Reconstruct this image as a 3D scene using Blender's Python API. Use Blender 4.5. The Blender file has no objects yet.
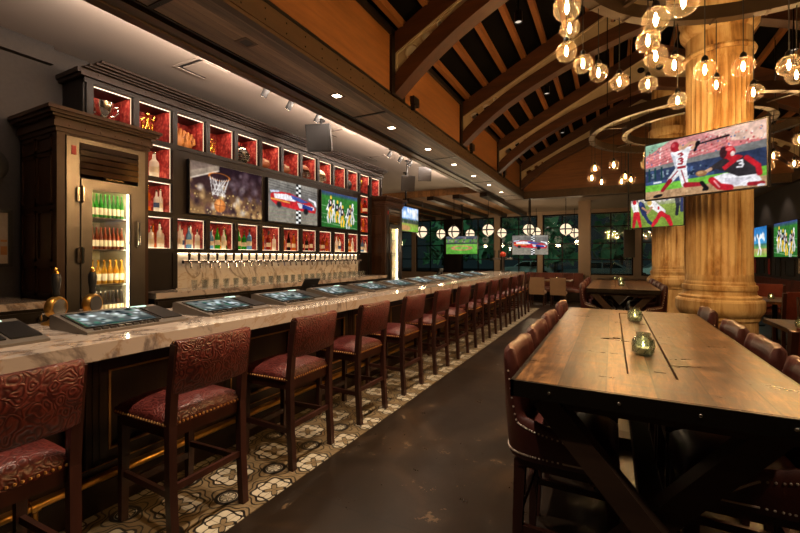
import bpy, bmesh, math, random
import numpy as np
from mathutils import Vector, Matrix
random.seed(7)
PI = math.pi
S = bpy.context.scene
COL = S.collection
V = Vector

# ------------------------------------------------------------------ names and counting words
_O1 = 'first second third fourth fifth sixth seventh eighth ninth tenth eleventh twelfth thirteenth fourteenth fifteenth sixteenth seventeenth eighteenth nineteenth'.split()
def ORD(n):
    if n < 20: return _O1[n-1]
    tens = {2: ('twenty', 'twentieth'), 3: ('thirty', 'thirtieth'), 4: ('forty', 'fortieth')}[n//10]
    return tens[1] if n % 10 == 0 else tens[0] + '-' + _O1[n % 10 - 1]

# ------------------------------------------------------------------ materials
def lin(c):
    c = c/255.0
    return c/12.92 if c <= .04045 else ((c+.055)/1.055)**2.4
def rgb(r, g, b): return (lin(r), lin(g), lin(b), 1)

class NT:
    """small node-building helper"""
    def __init__(s, name):
        s.m = bpy.data.materials.new(name); s.m.use_nodes = True
        s.t = s.m.node_tree; s.t.nodes.clear()
        s.out = s.t.nodes.new('ShaderNodeOutputMaterial')
    def n(s, typ, **kw):
        nd = s.t.nodes.new(typ)
        for k, v in kw.items(): setattr(nd, k, v)
        return nd
    def l(s, a, b): s.t.links.new(a, b)
    def set(s, inp, v):
        if isinstance(v, bpy.types.NodeSocket): s.l(v, inp)
        else: inp.default_value = v
    def math(s, op, a, b=0.0, c=0.0):
        nd = s.n('ShaderNodeMath', operation=op)
        s.set(nd.inputs[0], a); s.set(nd.inputs[1], b); s.set(nd.inputs[2], c)
        return nd.outputs[0]
    def mix(s, f, a, b, blend='MIX'):
        nd = s.n('ShaderNodeMix', data_type='RGBA', blend_type=blend)
        s.set(nd.inputs[0], f); s.set(nd.inputs[6], a); s.set(nd.inputs[7], b)
        return nd.outputs[2]
    def ramp(s, f, stops):
        nd = s.n('ShaderNodeValToRGB')
        el = nd.color_ramp.elements
        while len(el) < len(stops): el.new(.5)
        for e, (p, c) in zip(el, stops): e.position = p; e.color = c
        s.l(f, nd.inputs[0]); return nd.outputs[0]
    def coord(s, scale=(1, 1, 1), rot=(0, 0, 0), kind='Object'):
        tc = s.n('ShaderNodeTexCoord'); mp = s.n('ShaderNodeMapping')
        mp.inputs['Scale'].default_value = scale; mp.inputs['Rotation'].default_value = rot
        s.l(tc.outputs[kind], mp.inputs[0]); return mp.outputs[0]
    def noise(s, vec, scale=5, detail=4, rough=.6, dist=0):
        nd = s.n('ShaderNodeTexNoise')
        s.l(vec, nd.inputs['Vector'])
        nd.inputs['Scale'].default_value = scale; nd.inputs['Detail'].default_value = detail
        nd.inputs['Roughness'].default_value = rough; nd.inputs['Distortion'].default_value = dist
        return nd.outputs[0]
    def bump(s, h, strength=.3, dist=.01):
        nd = s.n('ShaderNodeBump'); nd.inputs['Strength'].default_value = strength
        nd.inputs['Distance'].default_value = dist; s.l(h, nd.inputs['Height']); return nd.outputs[0]
    def pbr(s, base, rough=.5, metal=0, normal=None, spec=.5, coat=0, emit=None, es=0):
        p = s.n('ShaderNodeBsdfPrincipled')
        s.set(p.inputs['Base Color'], base); s.set(p.inputs['Roughness'], rough); s.set(p.inputs['Metallic'], metal)
        s.set(p.inputs['Specular IOR Level'], spec); s.set(p.inputs['Coat Weight'], coat)
        if normal is not None: s.l(normal, p.inputs['Normal'])
        if emit is not None: s.set(p.inputs['Emission Color'], emit); p.inputs['Emission Strength'].default_value = es
        s.l(p.outputs[0], s.out.inputs[0]); return p

def plain(name, c, rough=.5, metal=0, vary=.25, scale=6, bump=.05, spec=.5, coat=0):
    t = NT(name); co = t.coord()
    nz = t.noise(co, scale, 5)
    d = tuple(x*(1-vary) for x in c[:3])+(1,); b = tuple(min(1, x*(1+vary)) for x in c[:3])+(1,)
    colr = t.mix(nz, d, b)
    nb = t.bump(t.noise(co, scale*8, 3), bump, .004) if bump else None
    t.pbr(colr, rough, metal, nb, spec, coat); return t.m

def emis(name, c, strength):
    t = NT(name); e = t.n('ShaderNodeEmission'); e.inputs[0].default_value = c; e.inputs[1].default_value = strength
    t.l(e.outputs[0], t.out.inputs[0]); return t.m

def wood(name, c1, c2, axis='Y', rough=.45, grain=14, bump=.12, plank=None, spec=.5, coat=0):
    """wood with grain along an axis; plank = board width gives dark joints across the other axes"""
    t = NT(name)
    sc = {'X': (.08, 1, 1), 'Y': (1, .08, 1), 'Z': (1, 1, .08)}[axis]
    co = t.coord(sc)
    nz = t.noise(co, grain, 6, .65, .4)
    big = t.noise(t.coord(sc), 2.3, 2)
    f = t.math('ADD', t.math('MULTIPLY', nz, .7), t.math('MULTIPLY', big, .4))
    colr = t.ramp(f, [(.32, c1), (.72, c2)])
    nb = t.bump(nz, bump, .004)
    t.pbr(colr, t.math('ADD', t.math('MULTIPLY', nz, .2), rough-.1), 0, nb, spec, coat); return t.m

def glass(name, tint, gloss=.12, trans=1.0, rough=.03):
    t = NT(name)
    tr = t.n('ShaderNodeBsdfTransparent'); tr.inputs[0].default_value = tint
    gl = t.n('ShaderNodeBsdfGlossy'); gl.inputs['Roughness'].default_value = rough; gl.inputs[0].default_value = (1, 1, 1, 1)
    lw = t.n('ShaderNodeLayerWeight'); lw.inputs[0].default_value = .35
    f = t.math('ADD', t.math('MULTIPLY', t.math('POWER', lw.outputs['Facing'], 2.0), .55), gloss*.5)
    mx = t.n('ShaderNodeMixShader'); t.l(f, mx.inputs[0]); t.l(tr.outputs[0], mx.inputs[1]); t.l(gl.outputs[0], mx.inputs[2])
    t.l(mx.outputs[0], t.out.inputs[0]); return t.m

def bottle_glass(name, c, alpha=.5):
    t = NT(name)
    tr = t.n('ShaderNodeBsdfTransparent'); tr.inputs[0].default_value = tuple(x**.5 for x in c[:3])+(1,)
    p = t.n('ShaderNodeBsdfPrincipled'); p.inputs['Base Color'].default_value = c; p.inputs['Roughness'].default_value = .08
    tl = t.n('ShaderNodeBsdfTranslucent'); tl.inputs[0].default_value = c
    m1 = t.n('ShaderNodeMixShader'); m1.inputs[0].default_value = .5; t.l(p.outputs[0], m1.inputs[1]); t.l(tl.outputs[0], m1.inputs[2])
    m2 = t.n('ShaderNodeMixShader'); m2.inputs[0].default_value = alpha; t.l(tr.outputs[0], m2.inputs[1]); t.l(m1.outputs[0], m2.inputs[2])
    t.l(m2.outputs[0], t.out.inputs[0]); return t.m

def leather(name, c1, c2, emboss=True, rough=.34):
    t = NT(name); co = t.coord()
    nz = t.noise(co, 5, 5)
    if emboss:
        dn = t.n('ShaderNodeTexNoise'); dn.inputs['Scale'].default_value = 9; t.l(co, dn.inputs['Vector'])
        mv = t.n('ShaderNodeVectorMath', operation='MULTIPLY_ADD'); t.l(dn.outputs['Color'], mv.inputs[0])
        mv.inputs[1].default_value = (.11, .11, .11); t.l(co, mv.inputs[2])
        vo = t.n('ShaderNodeTexVoronoi', feature='F1'); vo.inputs['Scale'].default_value = 21; t.l(mv.outputs[0], vo.inputs['Vector'])
        h = t.math('SINE', t.math('MULTIPLY', vo.outputs['Distance'], 21.0))
        h = t.math('MULTIPLY', h, .5)
        nb = t.bump(h, .4, .005)
        f = t.math('ADD', t.math('MULTIPLY', h, .35), nz)
    else:
        vo = t.n('ShaderNodeTexVoronoi'); vo.inputs['Scale'].default_value = 160; t.l(co, vo.inputs['Vector'])
        nb = t.bump(t.math('ADD', vo.outputs['Distance'], t.noise(co, 12, 3)), .12, .003); f = nz
    t.pbr(t.ramp(f, [(.3, c1), (.75, c2)]), t.math('ADD', t.math('MULTIPLY', nz, .22), rough-.1), 0, nb, .5); return t.m

def marble(name, base, vein, gold, scale=2.0, rough=.16):
    t = NT(name); co = t.coord()
    n1 = t.noise(co, scale, 7, .6, 1.3)
    a = t.math('ABSOLUTE', t.math('SUBTRACT', n1, .5))
    n2 = t.noise(t.coord((1, 1, 1), (0, 0, .8)), scale*1.7, 6, .55, 2.2)
    b = t.math('ABSOLUTE', t.math('SUBTRACT', n2, .48))
    c = t.mix(t.math('MULTIPLY', t.noise(co, 3, 3), .55), base, tuple(x*.78 for x in base[:3])+(1,))
    c = t.mix(t.math('SUBTRACT', 1.0, t.math('MINIMUM', t.math('MULTIPLY', a, 34.0), 1.0)), c, vein)
    c = t.mix(t.math('MULTIPLY', t.math('SUBTRACT', 1.0, t.math('MINIMUM', t.math('MULTIPLY', b, 46.0), 1.0)), .55), c, gold)
    t.pbr(c, rough, 0, None, .5); return t.m

def attr_screen(name, strength):
    t = NT(name); at = t.n('ShaderNodeAttribute', attribute_name='Col')
    e = t.n('ShaderNodeEmission'); t.l(at.outputs['Color'], e.inputs[0]); e.inputs[1].default_value = strength
    t.l(e.outputs[0], t.out.inputs[0]); return t.m

def tile_mat():
    t = NT('encaustic_tile'); P = .39
    tc = t.n('ShaderNodeTexCoord'); sp = t.n('ShaderNodeSeparateXYZ'); t.l(tc.outputs['Object'], sp.inputs[0])
    def cell(sock, off):
        f = t.math('FRACT', t.math('ADD', t.math('DIVIDE', t.math('SUBTRACT', sock, off), P), 50.5))
        return t.math('SUBTRACT', f, .5)
    mx, my = cell(sp.outputs[0], -2.12), cell(sp.outputs[1], 1.74)        # about medallions
    cx, cy = cell(sp.outputs[0], -2.12+P/2), cell(sp.outputs[1], 1.74+P/2) # about rosettes
    def polar(x, y):
        r = t.math('SQRT', t.math('ADD', t.math('MULTIPLY', x, x), t.math('MULTIPLY', y, y)))
        return r, t.math('ARCTAN2', y, x)
    r, a = polar(mx, my); r2, a2 = polar(cx, cy)
    def line(d, w):  # 1 on |d| < w
        return t.math('LESS_THAN', t.math('ABSOLUTE', d), w)
    def orr(*xs):
        o = xs[0]
        for x in xs[1:]: o = t.math('MAXIMUM', o, x)
        return o
    c4 = t.math('COSINE', t.math('MULTIPLY', a2, 4.0)); c8 = t.math('COSINE', t.math('MULTIPLY', a2, 8.0))
    c8m = t.math('COSINE', t.math('MULTIPLY', a, 8.0)); c4m = t.math('COSINE', t.math('MULTIPLY', a, 4.0))
    o1 = t.math('SUBTRACT', r2, t.math('ADD', .335, t.math('ADD', t.math('MULTIPLY', c4, -.005), t.math('MULTIPLY', c8, .028))))
    o2 = t.math('SUBTRACT', r2, t.math('ADD', .235, t.math('ADD', t.math('MULTIPLY', c4, .05), t.math('MULTIPLY', c8, -.03))))
    o3 = t.math('SUBTRACT', r2, t.math('ADD', .115, t.math('MULTIPLY', c4, -.06)))
    m1 = t.math('SUBTRACT', r, .175); m2 = t.math('SUBTRACT', r, .125)
    m3 = t.math('SUBTRACT', r, t.math('ADD', .07, t.math('MULTIPLY', c8m, .035)))
    m4 = t.math('SUBTRACT', r, t.math('ADD', .265, t.math('MULTIPLY', c4m, .05)))
    o5 = t.math('SUBTRACT', r2, t.math('ADD', .415, t.math('MULTIPLY', c8, .034)))
    l5 = t.math('MULTIPLY', line(o5, .012), t.math('GREATER_THAN', m1, 0.02))
    dark = orr(l5, line(o1, .02), line(o2, .017), line(o3, .017), line(m1, .03), line(m2, .012), line(m3, .014), line(m4, .014))
    tan = orr(t.math('MULTIPLY', t.math('GREATER_THAN', o1, 0.0), t.math('GREATER_THAN', m1, 0.0)), t.math('LESS_THAN', o3, 0.0))
    base = t.mix(tan, rgb(200, 190, 166), rgb(126, 108, 78))
    base = t.mix(t.math('MULTIPLY', t.noise(tc.outputs['Object'], 9, 4), .5), base, rgb(110, 92, 70))
    col = t.mix(dark, base, rgb(18, 14, 12))
    # grout lines every half period
    def gr(sock, off):
        f = t.math('FRACT', t.math('ADD', t.math('DIVIDE', t.math('SUBTRACT', sock, off), P/2), 50.5))
        return t.math('LESS_THAN', t.math('ABSOLUTE', t.math('SUBTRACT', f, .5)), .012)
    g = orr(gr(sp.outputs[0], -2.12), gr(sp.outputs[1], 1.74))
    col = t.mix(t.math('MULTIPLY', g, .6), col, rgb(60, 48, 36))
    t.pbr(col, .33, 0, t.bump(t.noise(tc.outputs['Object'], 14, 4), .06, .004), .5)
    return t.m

def concrete_mat():
    t = NT('stained_concrete'); co = t.coord()
    n1 = t.noise(co, 1.1, 8, .62, .8); n2 = t.noise(co, 6, 6, .7, .3)
    c = t.ramp(n1, [(.3, rgb(19, 14, 10)), (.55, rgb(36, 26, 17)), (.78, rgb(68, 49, 31))])
    sc = t.math('MULTIPLY', t.math('GREATER_THAN', n2, .63), t.math('GREATER_THAN', n1, .52))
    c = t.mix(t.math('MULTIPLY', sc, .35), c, rgb(140, 112, 80))
    sp = t.n('ShaderNodeSeparateXYZ'); t.l(co, sp.inputs[0])
    def joint(sock, per, off):
        f = t.math('FRACT', t.math('ADD', t.math('DIVIDE', t.math('SUBTRACT', sock, off), per), 40.5))
        return t.math('LESS_THAN', t.math('ABSOLUTE', t.math('SUBTRACT', f, .5)), .0018)
    j = t.math('MAXIMUM', joint(sp.outputs[0], 2.4, -.4), joint(sp.outputs[1], 2.4, 2.0))
    c = t.mix(t.math('MULTIPLY', j, .8), c, rgb(14, 10, 8))
    t.pbr(c, t.math('ADD', .2, t.math('MULTIPLY', n2, .22)), 0, t.bump(n2, .05, .01), .5); return t.m

def stone_mat():
    t = NT('ochre_stained_stone'); co = t.coord((1, 1, .12)); co2 = t.coord()
    st = t.noise(co, 7, 6, .65, .5); bl = t.noise(co2, 2.2, 4)
    f = t.math('ADD', t.math('MULTIPLY', st, .75), t.math('MULTIPLY', bl, .35))
    c = t.ramp(f, [(.39, rgb(96, 62, 26)), (.49, rgb(166, 128, 74)), (.62, rgb(204, 178, 130))])
    t.pbr(c, .62, 0, t.bump(t.noise(co2, 26, 5), .15, .01), .4); return t.m

def damask_mat():
    t = NT('red_damask'); co = t.coord()
    vo = t.n('ShaderNodeTexVoronoi', feature='SMOOTH_F1'); vo.inputs['Scale'].default_value = 26
    dn = t.n('ShaderNodeTexNoise'); dn.inputs['Scale'].default_value = 14; t.l(co, dn.inputs['Vector'])
    mv = t.n('ShaderNodeVectorMath', operation='MULTIPLY_ADD'); t.l(dn.outputs['Color'], mv.inputs[0]); mv.inputs[1].default_value = (.06,)*3; t.l(co, mv.inputs[2])
    t.l(mv.outputs[0], vo.inputs['Vector'])
    c = t.ramp(vo.outputs['Distance'], [(.15, rgb(190, 92, 76)), (.45, rgb(150, 40, 38)), (.8, rgb(92, 16, 18))])
    t.pbr(c, .55, 0, None, .4); return t.m

def plank_mat(name, c1, c2, axis, w, dark, rough=.5, off=0.0):
    """boards running along Y, joints across the given axis"""
    t = NT(name); co = t.coord((1, .1, 1)); tc = t.n('ShaderNodeTexCoord')
    sp = t.n('ShaderNodeSeparateXYZ'); t.l(tc.outputs['Object'], sp.inputs[0])
    q = t.math('DIVIDE', t.math('SUBTRACT', sp.outputs[axis], off), w)
    fr = t.math('FRACT', t.math('ADD', q, 40.0)); idx = t.math('FLOOR', t.math('ADD', q, 40.0))
    j = t.math('LESS_THAN', fr, .035)
    nz = t.noise(co, 16, 6, .65, .5)
    wn = t.n('ShaderNodeTexWhiteNoise', noise_dimensions='1D'); t.l(idx, wn.inputs['W'])
    f = t.math('ADD', t.math('MULTIPLY', nz, .8), t.math('MULTIPLY', wn.outputs['Value'], .28))
    c = t.ramp(f, [(.34, c1), (.8, c2)])
    c = t.mix(t.math('MULTIPLY', j, .85), c, dark)
    t.pbr(c, t.math('ADD', rough-.1, t.math('MULTIPLY', nz, .25)), 0, t.bump(nz, .15, .005), .5); return t.m

def table_mat():
    t = NT('worn_table_planks'); co = t.coord((1, .12, 1)); tc = t.n('ShaderNodeTexCoord')
    sp = t.n('ShaderNodeSeparateXYZ'); t.l(tc.outputs['Object'], sp.inputs[0])
    q = t.math('DIVIDE', sp.outputs[0], .156); fr = t.math('FRACT', t.math('ADD', q, 20.0)); idx = t.math('FLOOR', t.math('ADD', q, 20.0))
    j = t.math('LESS_THAN', fr, .035)
    nz = t.noise(co, 34, 8, .72, .8); cross = t.noise(t.coord((.3, 1, 1)), 13, 6, .66, .8)
    wn = t.n('ShaderNodeTexWhiteNoise', noise_dimensions='1D'); t.l(idx, wn.inputs['W'])
    f = t.math('ADD', t.math('MULTIPLY', t.math('SUBTRACT', nz, .5), 1.5), t.math('ADD', t.math('MULTIPLY', wn.outputs['Value'], .26), t.math('MULTIPLY', t.math('SUBTRACT', cross, .5), 1.1)))
    f = t.math('ADD', f, .36)
    c = t.ramp(f, [(.22, rgb(34, 21, 11)), (.52, rgb(84, 56, 30)), (.9, rgb(142, 102, 60))])
    c = t.mix(t.math('MULTIPLY', j, .9), c, rgb(20, 13, 8))
    h = t.noise(t.coord((1, .35, 1)), 5, 3, .5, .4)
    t.pbr(c, t.math('ADD', .18, t.math('MULTIPLY', cross, .28)), 0, t.bump(h, .22, .02), .5); return t.m

def globe_mat():
    t = NT('amber_globe_glass')
    tr = t.n('ShaderNodeBsdfTransparent'); tr.inputs[0].default_value = (1, .86, .68, 1)
    tl = t.n('ShaderNodeBsdfTranslucent'); tl.inputs[0].default_value = (1, .78, .52, 1)
    gl = t.n('ShaderNodeBsdfGlossy'); gl.inputs['Roughness'].default_value = .05
    lw = t.n('ShaderNodeLayerWeight'); lw.inputs[0].default_value = .4
    rim = t.math('POWER', lw.outputs['Facing'], 3.0)
    m1 = t.n('ShaderNodeMixShader'); t.l(t.math('ADD', .006, t.math('MULTIPLY', rim, .05)), m1.inputs[0]); t.l(tr.outputs[0], m1.inputs[1]); t.l(tl.outputs[0], m1.inputs[2])
    m2 = t.n('ShaderNodeMixShader'); t.l(t.math('ADD', .04, t.math('MULTIPLY', rim, .3)), m2.inputs[0]); t.l(m1.outputs[0], m2.inputs[1]); t.l(gl.outputs[0], m2.inputs[2])
    t.l(m2.outputs[0], t.out.inputs[0]); return t.m
M = {}
M['concrete'] = concrete_mat(); M['tile'] = tile_mat(); M['stone'] = stone_mat(); M['damask'] = damask_mat()
M['marble'] = marble('cream_marble', rgb(176, 162, 150), rgb(112, 100, 94), rgb(138, 104, 68), .85, .11)
M['marble_white'] = marble('white_marble', rgb(214, 206, 194), rgb(136, 124, 112), rgb(170, 140, 100), 1.5, .2)
M['dark_wood'] = wood('dark_cabinet_wood', rgb(15, 11, 9), rgb(30, 22, 17), 'Z', .38, 12, .06, None, .22)
M['dark_wood_h'] = wood('dark_cabinet_wood_rail', rgb(20, 13, 9), rgb(42, 28, 19), 'Y', .36, 12, .06, None, .25)
M['bar_wood'] = wood('bar_front_wood', rgb(28, 20, 16), rgb(52, 37, 28), 'Z', .34, 12, .06)
M['cab_wood'] = wood('brown_cabinet_wood', rgb(34, 19, 9), rgb(66, 39, 18), 'Z', .4, 12, .06, None, .28)
M['stool_wood'] = wood('walnut_stool_wood', rgb(30, 15, 11), rgb(60, 30, 22), 'Z', .36, 16, .05)
M['truss_wood'] = wood('truss_timber', rgb(38, 20, 9), rgb(78, 43, 20), 'X', .5, 13, .12)
M['purlin_wood'] = wood('purlin_timber', rgb(92, 56, 26), rgb(150, 96, 48), 'Y', .55, 13, .1)
M['orange_wood'] = wood('honey_panel_wood', rgb(94, 58, 26), rgb(140, 90, 44), 'Y', .5, 18, .06)
M['orange_wood_x'] = wood('honey_gable_wood', rgb(84, 50, 24), rgb(132, 84, 42), 'X', .5, 18, .06)
M['beam_wood'] = wood('eave_beam_wood', rgb(44, 32, 18), rgb(78, 56, 32), 'Y', .5, 12, .08)
M['soffit_plank'] = plank_mat('soffit_planks', rgb(92, 76, 64), rgb(160, 134, 114), 0, .093, rgb(30, 22, 18), .5, -3.12)
M['brown_ceiling'] = plank_mat('brown_plank_ceiling', rgb(112, 78, 44), rgb(166, 118, 68), 0, .14, rgb(30, 20, 12), .6)
M['trim_brown'] = wood('brown_trim', rgb(52, 36, 22), rgb(92, 66, 42), 'Y', .42, 12, .05)
M['table_top'] = table_mat()
M['table_base'] = wood('trestle_timber', rgb(34, 23, 16), rgb(66, 45, 30), 'X', .5, 10, .12)
M['black'] = plain('black_paint', rgb(14, 13, 13), .4, 0, .2, 6, 0)
M['roof_black'] = plain('black_roof_deck', rgb(8, 6, 5), 1, 0, .2, 6, 0, .1)
M['black_metal'] = plain('black_steel', rgb(22, 20, 19), .35, .8, .2, 6, 0)
M['bronze'] = plain('dark_bronze', rgb(64, 52, 40), .4, .75, .3, 5, .04)
M['band'] = plain('riveted_edge_band', rgb(40, 34, 28), .38, .6, .3, 6, .08)
M['brass'] = plain('aged_brass', rgb(200, 152, 78), .34, 1, .2, 5, 0)
M['nail'] = plain('brass_nailheads', rgb(226, 176, 110), .4, .3, .1, 5, 0)
M['nail_silver'] = plain('pewter_nailheads', rgb(214, 196, 180), .4, .3, .1, 5, 0)
M['gilt'] = plain('gilt_moulding', rgb(184, 138, 84), .42, .35, .2, 5, 0)
M['steel'] = plain('stainless_steel', rgb(96, 93, 90), .3, 1, .2, 4, 0)
M['chrome'] = plain('chrome', rgb(210, 205, 200), .1, 1, .05, 4, 0)
M['silver'] = plain('silver', rgb(200, 196, 186), .16, 1, .1, 4, 0)
M['gold'] = plain('gold_metal', rgb(212, 160, 70), .22, 1, .15, 4, 0)
M['galv'] = plain('pale_galvanised_steel', rgb(172, 158, 130), .5, .0, .2, 5, .04)
M['white_ceiling'] = plain('painted_plaster', rgb(186, 172, 160), .75, 0, .06, 2, .03)
M['cream'] = plain('cream_paint', rgb(226, 214, 186), .5, 0, .05, 3, 0)
M['header'] = plain('taupe_paint', rgb(128, 108, 88), .7, 0, .1, 3, .02)
M['taupe'] = plain('taupe_upholstery', rgb(150, 122, 96), .7, 0, .12, 8, .1)
M['grey_plastic'] = plain('grey_plastic', rgb(44, 44, 45), .5, 0, .06, 4, 0)
M['dark_grey'] = plain('dark_grey_plastic', rgb(44, 42, 42), .45, 0, .1, 5, 0)
M['console_grey'] = plain('brushed_grey_case', rgb(104, 96, 88), .42, .3, .1, 5, 0)
M['paper'] = plain('printed_paper', rgb(170, 152, 130), .6, 0, .25, 18, 0)
M['cream_label'] = plain('cream_label', rgb(220, 206, 176), .6, 0, .1, 30, 0)
M['red_label'] = plain('red_label', rgb(150, 40, 30), .6, 0, .2, 30, 0)
M['blue_label'] = plain('blue_label', rgb(60, 84, 130), .6, 0, .2, 30, 0)
M['wallpaper'] = plain('woven_wallpaper', rgb(58, 53, 50), .8, 0, .35, 30, .3)
M['charcoal_wall'] = plain('charcoal_panel', rgb(52, 46, 44), .5, 0, .3, 3, .1)
M['stool_leather'] = leather('oxblood_embossed_leather', rgb(54, 19, 18), rgb(102, 44, 38))
M['chair_leather'] = leather('maroon_leather', rgb(50, 21, 19), rgb(84, 40, 32), False, .34)
M['booth_leather'] = leather('brown_red_leather', rgb(66, 26, 20), rgb(104, 48, 34), False, .4)
M['rust_leather'] = leather('rust_leather', rgb(92, 38, 28), rgb(128, 62, 44), False, .45)
M['tan_leather'] = leather('tan_glove_leather', rgb(150, 92, 40), rgb(200, 136, 66), False, .45)
M['ball_leather'] = leather('brown_ball_leather', rgb(104, 54, 30), rgb(146, 82, 46), False, .45)
M['bulb_glass'] = globe_mat()
M['clear'] = glass('clear_glass', (.93, .95, .95, 1), .2)
M['pane'] = glass('window_glass', (.82, .9, .88, 1), .1)
M['door_glass'] = glass('cooler_door_glass', (.97, .98, .96, 1), .06)
M['jar'] = glass('green_jar_glass', (.80, .89, .83, 1), .34, 1, .08)
M['filament'] = emis('glowing_filament', (1, .66, .33, 1), 920)
M['lantern'] = emis('lit_opal_glass', (1, .78, .52, 1), 1.25)
M['led'] = emis('warm_led_strip', (1, .74, .46, 1), 1.6)
M['led_top'] = emis('warm_led_bar', (1, .78, .55, 1), 2.6)
M['led_low'] = emis('warm_led_shelf', (1, .80, .54, 1), 3.6)
M['led_hot'] = emis('bright_led_tube', (1, .84, .55, 1), 40)
M['led_under'] = emis('under_shelf_led', (1, .78, .50, 1), 9)
M['down'] = emis('downlight_lens', (1, .82, .60, 1), 14)
M['down_dim'] = emis('recessed_spot_lens', (1, .84, .66, 1), .8)
M['flame'] = emis('candle_flame', (1, .66, .3, 1), 16)
M['green_led'] = emis('green_white_led', (.7, 1, .8, 1), 1.6)
M['screen'] = attr_screen('lit_screen', 1.12)
M['screen_dim'] = attr_screen('lit_game_screen', 1.1)
M['wax'] = plain('candle_wax', rgb(236, 220, 180), .5, 0, .05, 3, 0)
M['foliage'] = plain('night_foliage', rgb(58, 96, 66), .7, 0, .5, 3, .3)
M['asphalt'] = plain('asphalt', rgb(52, 56, 54), .8, 0, .2, 4, .2)
M['lawn'] = plain('lawn_green', rgb(60, 110, 66), .9, 0, .3, 5, .3)
M['car_white'] = plain('white_car_paint', rgb(210, 214, 214), .25, 0, .05, 3, 0, .5, .5)
M['car_dark'] = plain('dark_car_paint', rgb(60, 66, 70), .25, .3, .05, 3, 0, .5, .5)
M['car_glass'] = plain('car_window', rgb(16, 20, 22), .08, 0, .05, 3, 0)
M['rubber'] = plain('tyre_rubber', rgb(18, 18, 18), .8, 0, .1, 3, 0)
BG = {k: bottle_glass('bottle_'+k, c, al) for k, c, al in [
    ('green', rgb(60, 170, 50), .55), ('brown', rgb(150, 66, 26), .65), ('yellow', rgb(240, 190, 60), .5), ('clear', rgb(244, 240, 230), .86),
    ('amber', rgb(214, 128, 40), .55), ('blue', rgb(130, 180, 220), .45), ('red', rgb(150, 40, 30), .6), ('dark', rgb(60, 36, 26), .7)]}

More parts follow.
